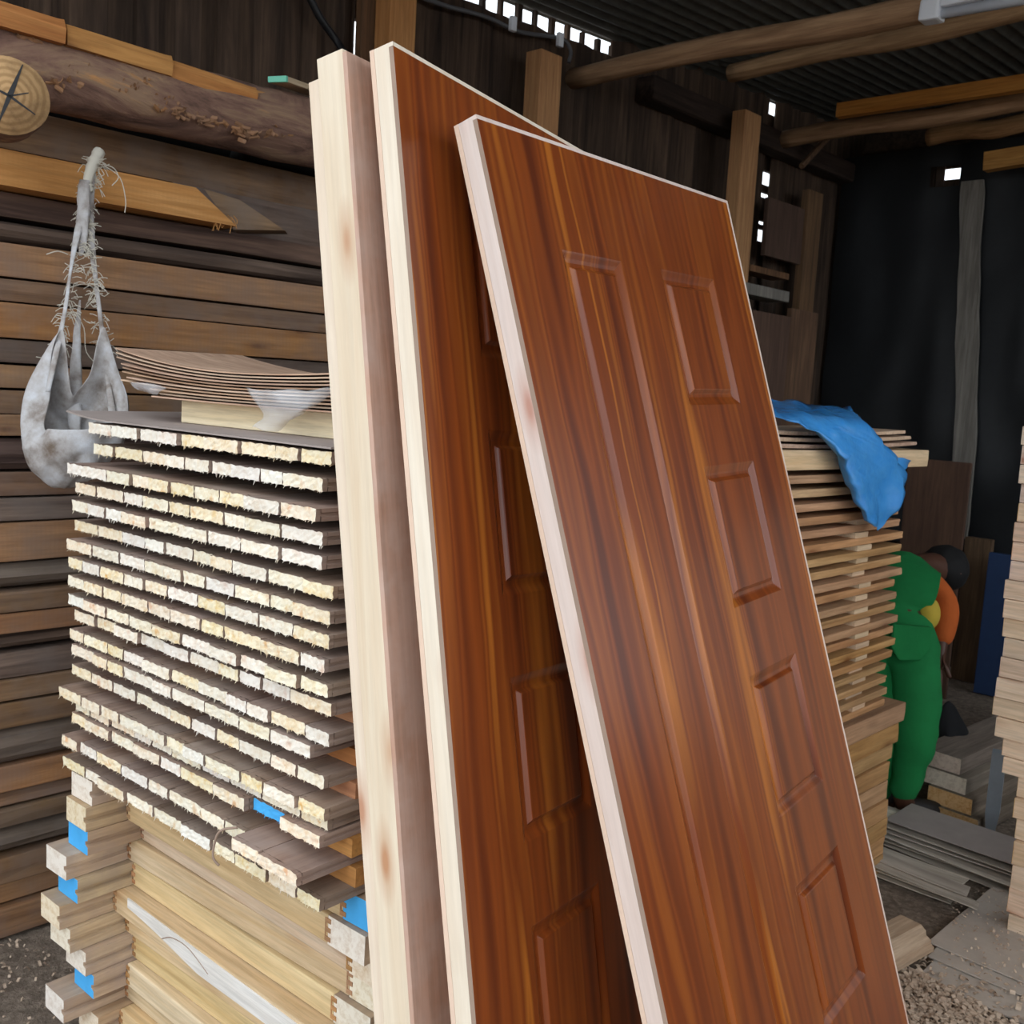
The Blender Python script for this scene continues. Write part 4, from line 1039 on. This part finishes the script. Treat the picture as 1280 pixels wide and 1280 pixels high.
# ------------------------------------------------------------------ the worker
def skinned(name, joints, edges, mats, parent, root=0, levels=2, smooth=True):
    me = bpy.data.meshes.new(name); me.from_pydata([tuple(j[0]) for j in joints], edges, []); o = bpy.data.objects.new(name, me); COL.objects.link(o)
    m = o.modifiers.new('skin', 'SKIN'); m.use_smooth_shade = True; m.branch_smoothing = .6
    for i, j in enumerate(joints):
        r_ = j[1]; me.skin_vertices[0].data[i].radius = (r_, r_) if not isinstance(r_, tuple) else r_
    me.skin_vertices[0].data[root].use_root = True
    s = o.modifiers.new('sub', 'SUBSURF'); s.levels = s.render_levels = levels
    dg = bpy.context.evaluated_depsgraph_get(); dg.update()
    nm = bpy.data.meshes.new_from_object(o.evaluated_get(dg)); bpy.data.objects.remove(o)
    nm.materials.clear()
    for m_ in mats: nm.materials.append(M[m_])
    nm.polygons.foreach_set('use_smooth', [True] * len(nm.polygons))
    q = bpy.data.objects.new(name, nm); COL.objects.link(q); q.parent = parent; return q
fo = onZ(1132, 1026, 0) ; fo.z = 0
W_ = empty('person', fo)
def J(px, py, t): return dep(px, py, t) - fo
pel, hipR, hipL = J(1122, 800, 3.86), J(1143, 822, 3.84), J(1098, 818, 3.94)
knR, knL = J(1150, 905, 3.74), J(1106, 905, 3.84); anR, anL = J(1127, 1008, 3.84), J(1090, 1010, 3.95)
toR = anR + Vector((.10, .16, -.045)); toL = anL + Vector((.02, .19, -.045))
wai, che, nck = J(1120, 765, 3.92), J(1122, 722, 4.12), J(1150, 706, 4.3)
hd = J(1172, 712, 4.42); crown = J(1185, 722, 4.5)
shR, shL = J(1152, 722, 4.12), J(1096, 716, 4.22); elR, elL = J(1186, 752, 4.05), J(1076, 760, 4.1); haR, haL = J(1170, 828, 3.98), J(1100, 835, 4.1)
fgR = haR + (haR - elR).normalized() * .09
jt = [(pel, .12), (hipR, .09), (knR, .06), (anR, .042), (toR, .03), (hipL, .09), (knL, .06), (anL, .042), (toL, .03), (wai, .11), (che, .12), (nck, .055), (hd, .085), (crown, .075),
      (shR, .06), (elR, .042), (haR, .03), (shL, .06), (elL, .042), (haL, .03)]
ed = [(0, 1), (1, 2), (2, 3), (3, 4), (0, 5), (5, 6), (6, 7), (7, 8), (0, 9), (9, 10), (10, 11), (11, 12), (12, 13), (10, 14), (14, 15), (15, 16), (10, 17), (17, 18), (18, 19)]
# fingers rooted in the palms
for hnd, el in ((16, 15), (19, 18)):
    H_ = jt[hnd][0]; d = (H_ - jt[el][0]).normalized(); sd = d.cross(Vector((0, 0, 1)))
    sd = sd.normalized() if sd.length > .05 else Vector((1, 0, 0)); bn = d.cross(sd)
    for q, (o_, l_) in enumerate(((-.026, .075), (-.009, .085), (.009, .08), (.026, .065))):
        b0 = len(jt); jt += [(H_ + d * .05 + sd * o_, .010), (H_ + d * (.05 + l_ * .55) + sd * o_ * 1.15 + bn * .008, .009), (H_ + d * (.05 + l_) + sd * o_ * 1.2 + bn * .03, .007)]
        ed += [(hnd, b0), (b0, b0 + 1), (b0 + 1, b0 + 2)]
    b0 = len(jt); jt += [(H_ + d * .015 + sd * -.04, .011), (H_ + d * .05 + sd * -.06 + bn * .015, .009)]; ed += [(hnd, b0), (b0, b0 + 1)]
skinned('body', jt, ed, ['skin'], W_)
fdir = (crown - hd).normalized(); hside = fdir.cross(Vector((0, 0, 1))).normalized(); hdown = fdir.cross(hside)
if hdown.z > 0: hdown = -hdown
for nm_, c_, r_ in (('ear', hd + hside * .085, .024), ('ear', hd - hside * .085, .024), ('nose', hd + hdown * .1 + fdir * .03, .02)):
    bm = bmesh.new(); bmesh.ops.create_icosphere(bm, subdivisions=2, radius=r_); fin(nm_, bm, 'skin', W_, loc=c_, smooth=True)
for sg in (-1, 1):
    bm = bmesh.new(); bmesh.ops.create_icosphere(bm, subdivisions=2, radius=.012); fin('eye', bm, 'white', W_, loc=hd + hdown * .078 + fdir * .055 + hside * .03 * sg, smooth=True)
bm = bmesh.new(); bmesh.ops.create_icosphere(bm, subdivisions=4, radius=.104)
for v in bm.verts: v.co *= 1 + .06 * noise.noise(v.co * 30)
fin('hair', bm, 'hair', W_, loc=(hd + crown) / 2 - hdown * .03 - fwd * .03 - lat * .015, smooth=True)
sh_ = skinned('shirt', [(che, .12), (nck - (nck - che) * .3, .07), (shR, .082), (elR, .062), (elR + (haR - elR) * .75, .048), (shL, .082), (elL, .062), (elL + (haL - elL) * .75, .048), (wai, .112)],
        [(0, 1), (0, 2), (2, 3), (3, 4), (0, 5), (5, 6), (6, 7), (0, 8)], ['orange'], W_); sh_['label'] = 'orange long-sleeved shirt'
ov = skinned('overalls', [(pel, .145), (hipR, .115), (knR, .082), (anR + Vector((0, 0, .02)), .056), (hipL, .115), (knL, .088), (anL + Vector((0, 0, .02)), .064), (wai, .15), (che, .145), (nck - (nck - che) * .5, .09)],
        [(0, 1), (1, 2), (2, 3), (0, 4), (4, 5), (5, 6), (0, 7), (7, 8), (8, 9)], ['green'], W_); 
for v in ov.data.vertices:
    q = v.co.copy(); k = noise.noise(Vector((q.x * 7, q.y * 7, q.z * 16))) * .012 + noise.noise(q * 5) * .014; v.co += v.normal * k
ov['label'] = 'bright green bib overalls'
for px, py, sz in ((1140, 800, .075),):
    bm = bmesh.new(); c_ = J(px, py, 3.71); 
    pr = [(-.075, .055), (.07, .05), (.072, -.03), (.04, -.075), (-.04, -.08), (-.075, -.03)]
    ring = [bm.verts.new(c_ + lat * a + Vector((0, 0, b)) - fwd * .0) for a, b in pr]; rg2 = [bm.verts.new(v.co + fwd * .03) for v in ring]
    bm.faces.new(ring); bm.faces.new(rg2[::-1])
    for k in range(6): bm.faces.new((ring[k], ring[(k + 1) % 6], rg2[(k + 1) % 6], rg2[k]))
    bmesh.ops.bevel(bm, geom=list(bm.edges), offset=.004, segments=2, affect='EDGES'); o = fin('pocket', bm, 'green', W_); o['label'] = 'patch pocket'
bm = bmesh.new(); bmesh.ops.create_icosphere(bm, subdivisions=3, radius=1); c_ = J(1162, 768, 3.86)
for v in bm.verts: v.co = c_ + lat * (v.co.x * .04) + fwd * v.co.y * .035 + Vector((0, 0, v.co.z * .062)) * (1 + .15 * noise.noise(v.co * 2))
o = fin('pocket_cloth', bm, 'yellow', W_, smooth=True); o['label'] = 'yellow cloth at the waist'
for an, to in ((anR, toR), (anL, toL)):
    d = (to - an); d.z = 0; d.normalize()
    s_ = skinned('shoe', [(Vector((an.x, an.y, .05)), .05), (Vector((an.x, an.y, .045)) + d * .1, .045), (Vector((an.x, an.y, .035)) + d * .2, .032)], [(0, 1), (1, 2)], ['shoe'], W_)
thing(W_, 'worker in green overalls and orange shirt bending down behind the second board stack', 'person')

# ------------------------------------------------------------------ light
w = bpy.data.worlds.new('sky'); sc.world = w; w.use_nodes = True
bg = w.node_tree.nodes['Background']; bg.inputs[0].default_value = (.86, .93, 1.0, 1); bg.inputs[1].default_value = 1.5
sc.view_settings.view_transform = 'Standard'; sc.view_settings.look = 'None'; sc.view_settings.gamma = 1; sc.view_settings.use_curve_mapping = False
sc.view_settings.exposure = .8
